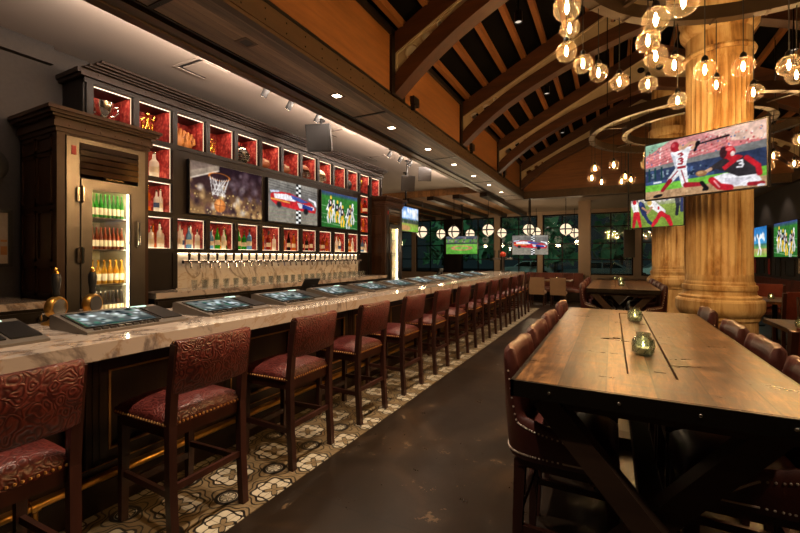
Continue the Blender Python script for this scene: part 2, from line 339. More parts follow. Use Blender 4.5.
# ------------------------------------------------------------------ mesh builder
class G:
    def __init__(s): s.bm = bmesh.new()
    def _m(s, fs, m):
        for f in fs: f.material_index = m
    def box(s, x0, x1, y0, y1, z0, z1, m=0):
        return s.hexa([(x0, y0, z0), (x1, y0, z0), (x1, y1, z0), (x0, y1, z0), (x0, y0, z1), (x1, y0, z1), (x1, y1, z1), (x0, y1, z1)], m)
    def hexa(s, p, m=0):
        v = [s.bm.verts.new(q) for q in p]
        fs = [s.bm.faces.new([v[i] for i in f]) for f in ((3, 2, 1, 0), (4, 5, 6, 7), (0, 1, 5, 4), (1, 2, 6, 5), (2, 3, 7, 6), (3, 0, 4, 7))]
        s._m(fs, m); return s
    def beam(s, p, q, w, h, m=0, up=(0, 0, 1), w2=None, h2=None):
        p, q = V(p), V(q); d = (q-p).normalized(); up = V(up)
        if abs(d.dot(up)) > .98: up = V((0, 1, 0))
        sx = d.cross(up).normalized(); sz = sx.cross(d).normalized()
        w2 = w if w2 is None else w2; h2 = h if h2 is None else h2
        r = []
        for c, ww, hh in ((p, w, h), (q, w2, h2)):
            for a, b in ((-1, -1), (1, -1), (1, 1), (-1, 1)): r.append(c+sx*a*ww/2+sz*b*hh/2)
        v = [s.bm.verts.new(x) for x in r]
        fs = [s.bm.faces.new([v[i] for i in f]) for f in ((3, 2, 1, 0), (4, 5, 6, 7), (0, 1, 5, 4), (1, 2, 6, 5), (2, 3, 7, 6), (3, 0, 4, 7))]
        s._m(fs, m); return s
    def tube(s, pts, r, seg=8, m=0, closed=False, radii=None):
        pts = [V(p) for p in pts]; n = len(pts); rings = []
        for i, p in enumerate(pts):
            a = pts[(i-1) % n] if (closed or i > 0) else p; b = pts[(i+1) % n] if (closed or i < n-1) else p
            d = (b-a).normalized(); up = V((0, 0, 1)) if abs(d.z) < .9 else V((1, 0, 0))
            x = d.cross(up).normalized(); y = x.cross(d); rr = radii[i] if radii else r
            rings.append([s.bm.verts.new(p+x*math.cos(2*PI*k/seg)*rr+y*math.sin(2*PI*k/seg)*rr) for k in range(seg)])
        fs = []
        for i in range(n if closed else n-1):
            A, B = rings[i], rings[(i+1) % n]
            for k in range(seg): fs.append(s.bm.faces.new((A[k], A[(k+1) % seg], B[(k+1) % seg], B[k])))
        if not closed:
            fs.append(s.bm.faces.new(rings[0][::-1])); fs.append(s.bm.faces.new(rings[-1]))
        s._m(fs, m); return s
    def lathe(s, prof, seg=16, c=(0, 0, 0), m=0, axis='Z', rfun=None):
        c = V(c); rings = []
        for r, z in prof:
            ring = []
            for k in range(seg):
                a = 2*PI*k/seg; rr = r*(rfun(a, z) if rfun else 1)
                p = V((rr*math.cos(a), rr*math.sin(a), z))
                if axis == 'X': p = V((p.z, p.x, p.y))
                elif axis == 'Y': p = V((p.y, p.z, p.x))
                ring.append(s.bm.verts.new(c+p))
            rings.append(ring)
        fs = []
        for A, B in zip(rings, rings[1:]):
            for k in range(seg): fs.append(s.bm.faces.new((A[k], A[(k+1) % seg], B[(k+1) % seg], B[k])))
        fs.append(s.bm.faces.new(rings[0][::-1])); fs.append(s.bm.faces.new(rings[-1]))
        s._m(fs, m); return s
    def ball(s, c, r, u=12, v=8, sc=(1, 1, 1), m=0):
        mt = Matrix.Translation(V(c)) @ Matrix.Diagonal((r*sc[0], r*sc[1], r*sc[2], 1))
        o = bmesh.ops.create_uvsphere(s.bm, u_segments=u, v_segments=v, radius=1, matrix=mt)
        s._m({f for w in o['verts'] for f in w.link_faces}, m); return s
    def prism(s, pts, ext, m=0):
        v = [s.bm.verts.new(p) for p in pts]; e = V(ext); w = [s.bm.verts.new(V(p)+e) for p in pts]; n = len(v)
        fs = [s.bm.faces.new(v[::-1]), s.bm.faces.new(w)]
        for i in range(n): fs.append(s.bm.faces.new((v[i], v[(i+1) % n], w[(i+1) % n], w[i])))
        s._m(fs, m); return s
    def strip(s, A, B, ext, m=0):
        """solid between polylines A and B (same length), extruded by ext"""
        e = V(ext); a = [s.bm.verts.new(p) for p in A]; b = [s.bm.verts.new(p) for p in B]
        c = [s.bm.verts.new(V(p)+e) for p in A]; d = [s.bm.verts.new(V(p)+e) for p in B]; n = len(A); fs = []
        for i in range(n-1):
            fs += [s.bm.faces.new(q) for q in ((a[i], a[i+1], b[i+1], b[i]), (c[i+1], c[i], d[i], d[i+1]), (a[i+1], a[i], c[i], c[i+1]), (b[i], b[i+1], d[i+1], d[i]))]
        fs += [s.bm.faces.new((a[0], b[0], d[0], c[0])), s.bm.faces.new((b[-1], a[-1], c[-1], d[-1]))]
        s._m(fs, m); return s
    def holed(s, outer, holes, ext, m=0):
        """flat plate with round-ish holes, given as loops of points, extruded by ext"""
        es = []
        for lp in [outer]+holes:
            v = [s.bm.verts.new(p) for p in lp]
            es += [s.bm.edges.new((v[i], v[(i+1) % len(v)])) for i in range(len(v))]
        r = bmesh.ops.triangle_fill(s.bm, edges=es, use_beauty=True)
        fs = [f for f in r['geom'] if isinstance(f, bmesh.types.BMFace)]
        x = bmesh.ops.extrude_face_region(s.bm, geom=fs)
        bmesh.ops.translate(s.bm, vec=V(ext), verts=[q for q in x['geom'] if isinstance(q, bmesh.types.BMVert)])
        return s
    def cushion(s, x0, x1, y0, y1, z0, z1, crown=.02, n=10, p=6, m=0):
        top = {}
        for i in range(n+1):
            for j in range(n+1):
                a = -1+2*i/n; b = -1+2*j/n
                # denser near the rim
                a = math.copysign(1-(1-abs(a))**1.6, a); b = math.copysign(1-(1-abs(b))**1.6, b)
                h = ((1-abs(a)**p)*(1-abs(b)**p))
                z = z0+(z1-z0)*(.45+.55*h**.5)+crown*(1-a*a)*(1-b*b)
                top[i, j] = s.bm.verts.new((x0+(x1-x0)*(a+1)/2, y0+(y1-y0)*(b+1)/2, z))
        fs = []
        for i in range(n):
            for j in range(n): fs.append(s.bm.faces.new((top[i, j], top[i+1, j], top[i+1, j+1], top[i, j+1])))
        rim = [top[i, 0] for i in range(n)]+[top[n, j] for j in range(n)]+[top[i, n] for i in range(n, 0, -1)]+[top[0, j] for j in range(n, 0, -1)]
        bot = [s.bm.verts.new((v.co.x, v.co.y, z0)) for v in rim]
        k = len(rim)
        for i in range(k): fs.append(s.bm.faces.new((rim[(i+1) % k], rim[i], bot[i], bot[(i+1) % k])))
        fs.append(s.bm.faces.new(bot[::-1])); s._m(fs, m); return s
    def frame_yz(s, x0, x1, y0, y1, z0, z1, w, m=0):
        s.box(x0, x1, y0, y1, z0, z0+w, m); s.box(x0, x1, y0, y1, z1-w, z1, m)
        s.box(x0, x1, y0, y0+w, z0+w, z1-w, m); s.box(x0, x1, y1-w, y1, z0+w, z1-w, m); return s
    def frame_xz(s, y0, y1, x0, x1, z0, z1, w, m=0):
        s.box(x0, x1, y0, y1, z0, z0+w, m); s.box(x0, x1, y0, y1, z1-w, z1, m)
        s.box(x0, x0+w, y0, y1, z0+w, z1-w, m); s.box(x1-w, x1, y0, y1, z0+w, z1-w, m); return s
    def make(s, name, mats, parent=None, loc=None, bev=0, seg=2, smooth=40):
        if bev:
            es = [e for e in s.bm.edges if len(e.link_faces) == 2 and e.calc_face_angle(0) > .6]
            bmesh.ops.bevel(s.bm, geom=es, offset=bev, segments=seg, affect='EDGES', clamp_overlap=True)
        bmesh.ops.recalc_face_normals(s.bm, faces=s.bm.faces)
        me = bpy.data.meshes.new(name); s.bm.to_mesh(me); s.bm.free()
        for m in (mats if isinstance(mats, (list, tuple)) else [mats]): me.materials.append(M[m] if isinstance(m, str) else m)
        if smooth and len(me.polygons):
            me.polygons.foreach_set('use_smooth', [True]*len(me.polygons)); me.set_sharp_from_angle(angle=math.radians(smooth))
        o = bpy.data.objects.new(name, me); COL.objects.link(o)
        if parent is not None: o.parent = parent
        if loc is not None: o.location = loc
        return o

def tag(o, label, cat, group=None, kind=None):
    o['label'] = label; o['category'] = cat
    if group: o['group'] = group
    if kind: o['kind'] = kind
    return o
def thing(name, label, cat, loc=(0, 0, 0), rz=0, group=None):
    o = bpy.data.objects.new(name, None); COL.objects.link(o); o.location = loc; o.rotation_euler = (0, 0, rz); o.empty_display_size = .1
    return tag(o, label, cat, group)
def struct(o, label=None):
    o['kind'] = 'structure'
    if label: o['label'] = label
    return o
KIDS = {}
def dup(o, parent=None, loc=None, rz=None, label=None, group=None, skip=()):
    c = o.copy(); COL.objects.link(c)
    if parent is not None: c.parent = parent
    if loc is not None: c.location = loc
    if rz is not None: c.rotation_euler = (0, 0, rz)
    if label: c['label'] = label
    if group: c['group'] = group
    for ch in list(o.children):
        if ch.name.split('.')[0] not in skip: dup(ch, c)
    return c
def hexpts(n, c, r, fx): return [fx(c[0]+r*math.cos(2*PI*k/n), c[1]+r*math.sin(2*PI*k/n)) for k in range(n)]

# ------------------------------------------------------------------ camera
cam_d = bpy.data.cameras.new('camera'); cam = bpy.data.objects.new('camera', cam_d); COL.objects.link(cam)
cam_d.sensor_width = 36; cam_d.lens = 405*36/800; cam_d.shift_y = -9.5/800
cam.location = (0, 0, 1.5); cam.rotation_euler = (PI/2, 0, math.radians(27.6)); cam_d.clip_start = .02; cam_d.clip_end = 200
S.camera = cam
S.view_settings.view_transform = 'Standard'; S.view_settings.look = 'None'; S.view_settings.gamma = 1; S.view_settings.use_curve_mapping = False
S.view_settings.exposure = 0.0
try:
    S.cycles.use_denoising = True; S.cycles.max_bounces = 8; S.cycles.transparent_max_bounces = 24
    S.cycles.sample_clamp_indirect = 6; S.cycles.caustics_reflective = False; S.cycles.caustics_refractive = False; S.cycles.blur_glossy = .6
except Exception: pass
w = bpy.data.worlds.new('night'); S.world = w; w.use_nodes = True
w.node_tree.nodes['Background'].inputs[0].default_value = (.25, .45, .5, 1); w.node_tree.nodes['Background'].inputs[1].default_value = .03

def light(kind, name, loc, power, color=(1, .72, .42), rot=(0, 0, 0), size=.05, size_y=None, spot=None, blend=.5):
    d = bpy.data.lights.new(name, kind); d.energy = power; d.color = color
    if kind == 'AREA':
        d.size = size
        if size_y: d.shape = 'RECTANGLE'; d.size_y = size_y
    else: d.shadow_soft_size = size
    if spot: d.spot_size = math.radians(spot); d.spot_blend = blend
    o = bpy.data.objects.new(name, d); COL.objects.link(o); o.location = loc; o.rotation_euler = rot; return o

# ------------------------------------------------------------------ room shell
XR, YB, YE = 4.1, 18.4, 13.6
struct(G().box(-10, XR, -2.5, YB, -.1, 0).make('floor', 'concrete'))
struct(G().box(-2.66, -1.87, -2.5, 12.4, -.05, .004).make('floor_tile', 'tile'), 'patterned cement tile strip on the floor along the bar')
struct(G().box(-5.1, -5.0, -2.5, 8.35, 0, 3.6).make('wall_left', 'wallpaper'))
struct(G().box(-10, -5.1, 8.25, 8.35, 0, 3.6).make('wall_return', 'charcoal_wall'))
struct(G().box(-10.1, -10, 8.3, YB, 0, 3.6).make('wall_far_left', 'charcoal_wall'))
struct(G().box(XR, XR+.1, -2.5, YB, 0, 4.6).make('wall_right', 'charcoal_wall'))
struct(G().box(-10, XR, -2.6, -2.5, 0, 6.2).make('wall_front', 'charcoal_wall'))
struct(G().box(-10, -3.40, -2.5, 11.7, 3.6, 3.7).make('ceiling', 'white_ceiling'))
# crown moulding above the left wallpaper
struct(G().box(-5.0, -4.93, -2.5, 1.98, 3.42, 3.6).make('trim_1', 'wallpaper'))
# soffit over the bar: brown trim, dark slot, planks with joints, eave beam
g = G()
g.box(-3.47, -3.37, -2.5, YE, 3.40, 3.66); g.box(-3.37, -3.30, -2.5, YE, 3.415, 3.66); g.box(-3.30, -3.23, -2.5, YE, 3.405, 3.66)
struct(g.make('trim_2', 'trim_brown'), 'brown moulded trim along the edge of the white ceiling')
struct(G().box(-3.23, -3.12, -2.5, YE, 3.46, 3.66).make('trim_3', 'black'))
struct(G().box(-3.12, -2.60, -2.5, YE, 3.40, 3.66).make('ceiling_soffit', 'soffit_plank'), 'brown plank soffit above the bar counter')
g = G()
for y in (1.85, 4.6, 7.3, 10.05, 12.7):
    g.box(-3.13, -2.59, y-.02, y+.02, 3.392, 3.402); g.ball((-3.0, y, 3.392), .008, 6, 4); g.ball((-2.75, y, 3.392), .008, 6, 4)
g.box(-3.135, -3.115, -2.5, YE, 3.392, 3.42)
struct(g.make('trim_4', 'black_metal'))
g = G(); g.box(-2.60, -2.53, -2.5, YE, 3.38, 3.60, 0)
g.box(-2.535, -2.515, -2.5, YE, 3.41, 3.58, 0)
for i in range(60):
    y = -1+i*.245
    for z in (3.45, 3.54): g.ball((-2.515, y, z), .009, 6, 4, (.6, 1, 1), 1)
struct(g.make('trim_5', ['beam_wood', 'black_metal'], smooth=30), 'bolted dark timber beam along the edge of the soffit')
struct(G().box(4.0, 4.1, -2.5, YE, 3.38, 3.60).make('trim_6', 'beam_wood'))
TY = [4.75, 7.45, 10.25, 13.05]
edges = [-2.5, 1.95] + TY
for side, x in ((0, -2.56), (1, 4.02)):
    for i in range(len(edges)-1):
        y0 = edges[i]+(.2 if i else 0); y1 = edges[i+1]-.2
        struct(G().box(x, x+.03, y0, y1, 3.62, 4.40).make('wall_panel', 'orange_wood'), 'honey coloured timber panel above the eave beam')
g = G()
g.box(-2.60, -2.52, -2.5, YE, 3.60, 3.63); g.box(-2.60, -2.50, -2.5, YE, 4.36, 4.44); g.box(3.99, 4.1, -2.5, YE, 4.36, 4.44)
g.box(-2.66, -2.56, -2.5, YE, 3.60, 4.60); g.box(4.05, 4.12, -2.5, YE, 3.60, 4.60)
struct(g.make('trim_7', 'black'))
XC = .73
def rz_(x): return 4.17+.52*(x+2.48)            # underside of the rafters
# black roof deck
for sgn in (0, 1):
    f = (lambda x: x) if not sgn else (lambda x: 2*XC-x)
    g = G(); o = .40
    g.strip([(f(-2.75), -2.5, rz_(-2.75)+o), (f(XC), -2.5, rz_(XC)+o)], [(f(-2.75), -2.5, rz_(-2.75)+o+.1), (f(XC), -2.5, rz_(XC)+o+.1)], (0, 16.2, 0))
    struct(g.make('ceiling_deck', 'roof_black'), 'black sloping roof deck above the joists')
# trusses
ARC = [(-2.53, 3.60), (-2.3, 3.80), (-2.1, 3.96), (-1.9, 4.10), (-1.67, 4.25), (-1.43, 4.38), (-1.19, 4.50), (-.77, 4.69), (-.28, 4.88), (.2, 5.03), (XC, 5.15)]
def arc_top(d):
    r = []
    for i, (x, z) in enumerate(ARC):
        a = ARC[max(i-1, 0)]; b = ARC[min(i+1, len(ARC)-1)]; t = V((b[0]-a[0], b[1]-a[1])).normalized()
        r.append((x-t.y*d, z+t.x*d))
    r[0] = (-2.53, 3.60+d*1.2); r[-1] = (XC, 5.15+d); return r
def truss(y, label):
    t = thing('roof_truss', label, 'truss', (0, 0, 0), 0, 'arched roof trusses')
    T = .11
    for sgn in (0, 1):
        f = (lambda x: x) if not sgn else (lambda x: 2*XC-x)
        top = arc_top(.20)
        G().strip([(f(x), y-T, z) for x, z in ARC], [(f(x), y-T, z) for x, z in top], (0, 2*T, 0)).make('arch', 'truss_wood', t, bev=.008)
        G().strip([(f(x), y-T, rz_(x)) for x in (-2.5, -1, XC)], [(f(x), y-T, rz_(x)+.27) for x in (-2.5, -1, XC)], (0, 2*T, 0)).make('rafter', 'truss_wood', t, bev=.008)
        G().box(min(f(-2.6), f(-2.5)), max(f(-2.6), f(-2.5)), y-.19, y+.19, 3.60, 4.42).make('post', 'dark_wood', t)
        # pierced steel plate between arch and rafter
        P = lambda x, z: (f(x), y-.075, z)
        low = arc_top(.07)
        outer = [P(x, z) for x, z in low]+[P(XC, rz_(XC)+.02), P(-2.50, rz_(-2.5)+.02)]
        hs = [((-2.27, 4.13), .09), ((-2.06, 4.27), .066), ((-1.885, 4.38), .045), ((.02, 5.31), .05), ((.30, 5.43), .07), ((.56, 5.54), .085)]
        g = G().holed(outer, [hexpts(18, c, r, P)[::-1] for c, r in hs], (0, .05, 0))
        for c, r in hs: g.tube([(f(c[0]+r*math.cos(2*PI*k/18)), y-.08, c[1]+r*math.sin(2*PI*k/18)) for k in range(18)], .015, 6, 0, True)
        g.beam((f(-2.49), y, 3.75), (f(-2.49), y, rz_(-2.49)), .03, .19, 0, (0, 1, 0)); g.beam((f(-2.5), y, rz_(-2.5)-.012), (f(XC), y, rz_(XC)-.012), .19, .024)
        g.make('gusset_plate', 'galv', t)
    return t
for i, y in enumerate(TY):
    truss(y, ['arched timber truss nearest the camera, its foot beside the first honey panel', 'second arched timber truss from the camera with pierced steel plate',
              'third arched timber truss from the camera', 'arched timber truss standing against the honey gable wall'][i])
for sgn in (0, 1):
    f = (lambda x: x) if not sgn else (lambda x: 2*XC-x)
    for i in range(9):
        x = -2.42+.345*i; z = rz_(x)+.27
        o = G().box(f(x)-.038, f(x)+.038, -1.0, YE, z, z+.10).make('roof_joist', 'purlin_wood')
        tag(o, f'{ORD(i+1)} roof joist up from the {"bar" if not sgn else "dark wall"} side eave', 'joist', 'roof joists')
# gable wall
g = G()
gp = [(-2.6, YE, 3.60), (4.06, YE, 3.60), (4.06, YE, rz_(-2.6)+.5), (XC, YE, rz_(XC)+.6), (-2.6, YE, rz_(-2.6)+.5)]
g.prism(gp, (0, .1, 0)); struct(g.make('wall_gable', 'orange_wood_x'), 'honey timber gable wall at the far end of the roof')
g = G().box(-2.6, 4.1, YE-.06, YE+.3, 3.38, 3.62)
for i in range(24): g.ball((-2.4+i*.27, YE-.06, 3.5), .01, 6, 4)
struct(g.make('trim_8', 'beam_wood'))
# low ceilings beyond
struct(G().box(-10, -3.45, 11.7, YB, 3.40, 3.7).make('ceiling_brown', 'brown_ceiling'))
for i in range(8):
    x = -9.3+i*.85
    struct(G().box(x-.11, x+.11, 11.7, YB, 3.28, 3.40).make('trim_beam', 'dark_wood_h'), 'dark beam under the brown plank ceiling')
struct(G().box(-3.47, XR, YE+.3, YB, 3.42, 3.7).make('ceiling_far', 'header'))
# window wall: sill wall, header, piers; windows with bars and glass
YW = 18.0
struct(G().box(-10, XR, YW, YW+.25, 0, .78).make('wall_back', 'header'))
struct(G().box(-10, XR, YW, YW+.25, 3.28, 3.7).make('wall_header', 'header'))
wins = [(-9.95, -8.75), (-8.55, -7.05), (-6.2, -4.65), (-4.4, -2.8), (-2.6, -1.05), (-.8, .74), (1.0, 2.4), (2.6, 4.05)]
prev = -10
piers = []
for a, b in wins: piers.append((prev, a)); prev = b
piers.append((prev, XR))
for i, (a, b) in enumerate(piers):
    if b-a > .02: struct(G().box(a, b, YW-.03, YW+.25, .78, 3.28).make('wall_pier', 'header' if b-a < .5 else 'dark_wood'), 'painted pier between the windows')
for i, (a, b) in enumerate(wins):
    t = bpy.data.objects.new('window_%d' % (i+1), None); COL.objects.link(t); t.location = (0, 0, 0); struct(t)
    g = G().frame_xz(YW+.08, YW+.14, a, b, .78, 3.28, .06)
    g.box((a+b)/2-.025, (a+b)/2+.025, YW+.09, YW+.13, .8, 3.25)
    for z in (1.4, 2.05, 2.72): g.box(a, b, YW+.09, YW+.13, z-.022, z+.022)
    g.make('window_frame', 'black_metal', t)
    G().box(a+.05, b-.05, YW+.105, YW+.115, .82, 3.24).make('window_pane', 'pane', t)

# outside: lawn, road, trees, parked cars
struct(G().box(-30, 25, YB, 60, -.35, -.25).make('ground', 'asphalt'))
struct(G().box(-30, 25, YB+1, YB+4.5, -.25, -.2).make('lawn', 'lawn'))
def tree(x, y, h, r, label):
    t = thing('tree', label, 'tree', (x, y, -.25), 0, 'trees outside the windows')
    G().tube([(0, 0, 0), (.05, 0, h*.3), (0, .05, h*.6)], .1, 8, 0, False, [.16, .12, .06]).make('trunk', 'dark_wood', t)
    g = G(); rnd = random.Random(int(x*10))
    for i in range(150):
        a = rnd.random()*2*PI; e = rnd.random()**.5; z = h*(.3+.7*rnd.random()); q = r*e*(1-.5*(z/h-.4))
        c = V((q*math.cos(a), q*math.sin(a), z)); s = .22+.3*rnd.random()
        n = V((rnd.uniform(-1, 1), rnd.uniform(-1, 1), rnd.uniform(-.4, 1))).normalized(); u = n.orthogonal().normalized(); v = n.cross(u)
        pts = [c+(u*math.cos(k*PI/3)*(1 if k % 2 else .55)+v*math.sin(k*PI/3)*(1 if k % 2 else .55))*s for k in range(6)]
        g.prism(pts, n*.03)
    g.make('foliage', 'foliage', t, smooth=0)
for x, y, h, r, l in [(-15, 25, 5, 2.2, 'bushy tree outside beyond the leftmost windows'), (-9.5, 26, 4.6, 2.0, 'dark tree outside beside the hanging ballpark television'),
                      (-7.5, 31, 5.4, 2.0, 'tall tree outside between the two hanging televisions'), (-3.6, 31, 4.4, 1.5, 'green tree outside to the right of the race car television'),
                      (.6, 34, 5.5, 2.0, 'tree outside above the parked cars'), (5.5, 30, 5, 2.2, 'tree outside hidden partly by the stone columns'), (-13, 35, 6, 2.6, 'far tree outside at the back of the car park')]:
    tree(x, y, h, r, l)
def car(x, y, rz, paint, label):
    t = thing('car', label, 'car', (x, y, -.25), rz, 'cars parked outside')
    prof = [(-2.2, .35), (-2.25, .75), (-1.9, .9), (-1.0, .98), (-.35, 1.42), (1.1, 1.45), (1.85, 1.0), (2.2, .92), (2.25, .4)]
    G().prism([(px, -.85, pz) for px, pz in prof], (0, 1.7, 0)).make('body', paint, t, bev=.06)
    g = G()
    for s in (-1, 1):
        for pr in ([(-.85, 1.0), (-.3, 1.36), (.3, 1.38), (.3, 1.0)], [(.38, 1.0), (.38, 1.38), (1.05, 1.38), (1.55, 1.02)]):
            g.prism([(px, s*.86, pz) for px, pz in pr], (0, -s*.03, 0))
    g.make('side_window', 'car_glass', t)
    for s in (-1, 1):
        for px in (-1.4, 1.4): G().lathe([(.2, -.1), (.33, -.09), (.33, .09), (.2, .1)], 18, (px, s*.78, .33), 0, 'Y').make('wheel', 'rubber', t)
car(-.9, 31, 0, 'car_dark', 'dark parked car outside the right-hand windows')
car(3.2, 34.5, .15, 'car_white', 'white parked car outside behind the dark car')
car(-6.2, 34.5, .1, 'car_white', 'white parked car outside, below the race car television')
for x in (-9, -3, 2): light('SPOT', 'street_light', (x, 20.5, 4.6), 620, (.6, 1, .8), (math.radians(62), 0, 0), .3, None, 130, .5)
light('SPOT', 'street_light', (-1, 21, 4.2), 300, (.8, 1, .95), (math.radians(50), 0, 0), .3, None, 120, .5)

# square pillar near the back
struct(G().box(-1.02, -.64, 15.2, 15.58, 0, 3.45).make('pillar', 'header', bev=.01), 'square taupe pillar in front of the windows')

# ------------------------------------------------------------------ fluted stone columns
def column(x, y, label):
    t = thing('stone_column', label, 'column', (x, y, 0), 0, 'fluted stone columns')
    q_ = lambda pr: [(r*.8, z) for r, z in pr]
    G().lathe([(.37, 0), (.37, .10), (.355, .12), (.355, .78), (.372, .80), (.372, .84), (.385, .845), (.40, .87), (.413, .90), (.416, .93), (.416, 1.00), (.405, 1.02), (.385, 1.03), (.385, 1.055), (.345, 1.075), (.34, 1.12), (.35, 1.125), (.355, 1.15), (.35, 1.18), (.33, 1.185), (.33, 1.21), (.318, 1.23), (.318, 1.25)], 48).make('pedestal', 'stone', t, smooth=28)
    nf = 32
    def fl(a, z):
        if z < 1.3 or z > 3.72: return 1
        return 1-.06*abs(math.cos(a*nf/2))**.6
    prof = [(.395, 1.25), (.395, 1.29), (.393, 1.31), (.392, 2.0), (.39, 2.8), (.388, 3.70), (.388, 3.74), (.388, 3.80)]
    G().lathe(q_(prof), nf*8, m=0, rfun=fl).make('fluted_shaft', 'stone', t, smooth=50)
    G().lathe(q_([(.388, 3.80), (.42, 3.80), (.435, 3.83), (.42, 3.86), (.39, 3.87), (.39, 4.05), (.42, 4.07), (.46, 4.12), (.47, 4.18), (.44, 4.22), (.46, 4.25), (.48, 4.30), (.48, 4.40), (.40, 4.42), (.40, 5.6)]), 48).make('capital', 'stone', t)
    return t
CX = 1.1
column(CX, 5.9, 'large fluted ochre stone column behind the near communal table')
column(CX+.04, 11.05, 'farther fluted ochre stone column beyond the second communal table')

# ------------------------------------------------------------------ pictures for the screens
class Cv:
    def __init__(s, w, h, bg):
        s.w, s.h = w, h
        s.X, s.Y = np.meshgrid((np.arange(w)+.5)/w, (np.arange(h)+.5)/h)   # y counted from the top
        s.a = np.zeros((h, w, 3)); s.a[:] = bg; s.as_ = w/h
        s.r = np.random.RandomState(3)
    def _p(s, m, c):
        m = np.clip(m, 0, 1)[..., None]; s.a = s.a*(1-m)+np.array(c)*m; return s
    def rect(s, x0, y0, x1, y1, c): return s._p(((s.X >= x0)&(s.X < x1)&(s.Y >= y0)&(s.Y < y1)).astype(float), c)
    def grad(s, y0, y1, c0, c1):
        m = (s.Y >= y0)&(s.Y <= y1); f = np.clip((s.Y-y0)/(y1-y0), 0, 1)[..., None]
        s.a = np.where(m[..., None], np.array(c0)*(1-f)+np.array(c1)*f, s.a); return s
    def ell(s, x, y, rx, ry, c, rot=0, soft=.12):
        dx, dy = (s.X-x)*s.as_, s.Y-y
        u = dx*math.cos(rot)+dy*math.sin(rot); v = -dx*math.sin(rot)+dy*math.cos(rot)
        d = np.sqrt((u/rx)**2+(v/ry)**2); return s._p((1+soft/2-d)/soft, c)
    def ring(s, x, y, rx, ry, wd, c):
        d = np.sqrt(((s.X-x)*s.as_/rx)**2+((s.Y-y)/ry)**2); return s._p(1-np.abs(d-1)/wd, c)
    def line(s, pts, wd, c, w2=None):
        n = len(pts)-1
        for i in range(n):
            (x0, y0), (x1, y1) = pts[i], pts[i+1]
            ax, ay = x0*s.as_, y0; bx, by = x1*s.as_, y1; px, py = s.X*s.as_, s.Y
            L = (bx-ax)**2+(by-ay)**2+1e-9; t = np.clip(((px-ax)*(bx-ax)+(py-ay)*(by-ay))/L, 0, 1)
            d = np.hypot(px-ax-t*(bx-ax), py-ay-t*(by-ay)); ww = wd if w2 is None else wd+(w2-wd)*t
            s._p((ww-d)/.006+.5, c)
        return s
    def poly(s, pts, c):
        m = np.zeros(s.X.shape, bool); n = len(pts)
        for i in range(n):
            (x0, y0), (x1, y1) = pts[i], pts[(i+1) % n]
            if y0 == y1: continue
            cond = ((y0 > s.Y) != (y1 > s.Y))&(s.X < (x1-x0)*(s.Y-y0)/(y1-y0)+x0); m ^= cond
        return s._p(m.astype(float), c)
    def specks(s, n, x0, y0, x1, y1, cols, r0, r1, soft=.6):
        for i in range(n):
            c = cols[s.r.randint(len(cols))]; r = r0+(r1-r0)*s.r.rand()
            s.ell(x0+(x1-x0)*s.r.rand(), y0+(y1-y0)*s.r.rand(), r, r*(.8+.6*s.r.rand()), c, 0, soft)
        return s
def C(*v): return [x/255 for x in v]

def soft(c, amt=.16, k=1):
    h, w = c.a.shape[:2]; r = np.random.RandomState(11); n = np.zeros((h, w))
    for q, wt in ((4, .3), (9, .3), (22, .4)):
        lo = r.rand(max(2, h*q//60+2), max(2, w*q//60+2)); yi = np.linspace(0, lo.shape[0]-1.001, h); xi = np.linspace(0, lo.shape[1]-1.001, w)
        y0, x0 = yi.astype(int), xi.astype(int); fy, fx = (yi-y0)[:, None], (xi-x0)[None]
        n += wt*((lo[y0][:, x0]*(1-fx)+lo[y0][:, x0+1]*fx)*(1-fy)+(lo[y0+1][:, x0]*(1-fx)+lo[y0+1][:, x0+1]*fx)*fy)
    c.a = c.a*(1+amt*2*(n-.5))[..., None]
    g = c.a.mean(-1, keepdims=True); c.a = g+(c.a-g)*.97
    for _ in range(k):
        p = np.pad(c.a, ((1, 1), (1, 1), (0, 0)), 'edge'); c.a = (p[:-2, 1:-1]+p[2:, 1:-1]+p[1:-1, :-2]+p[1:-1, 2:]+2*p[1:-1, 1:-1])/6
    return c
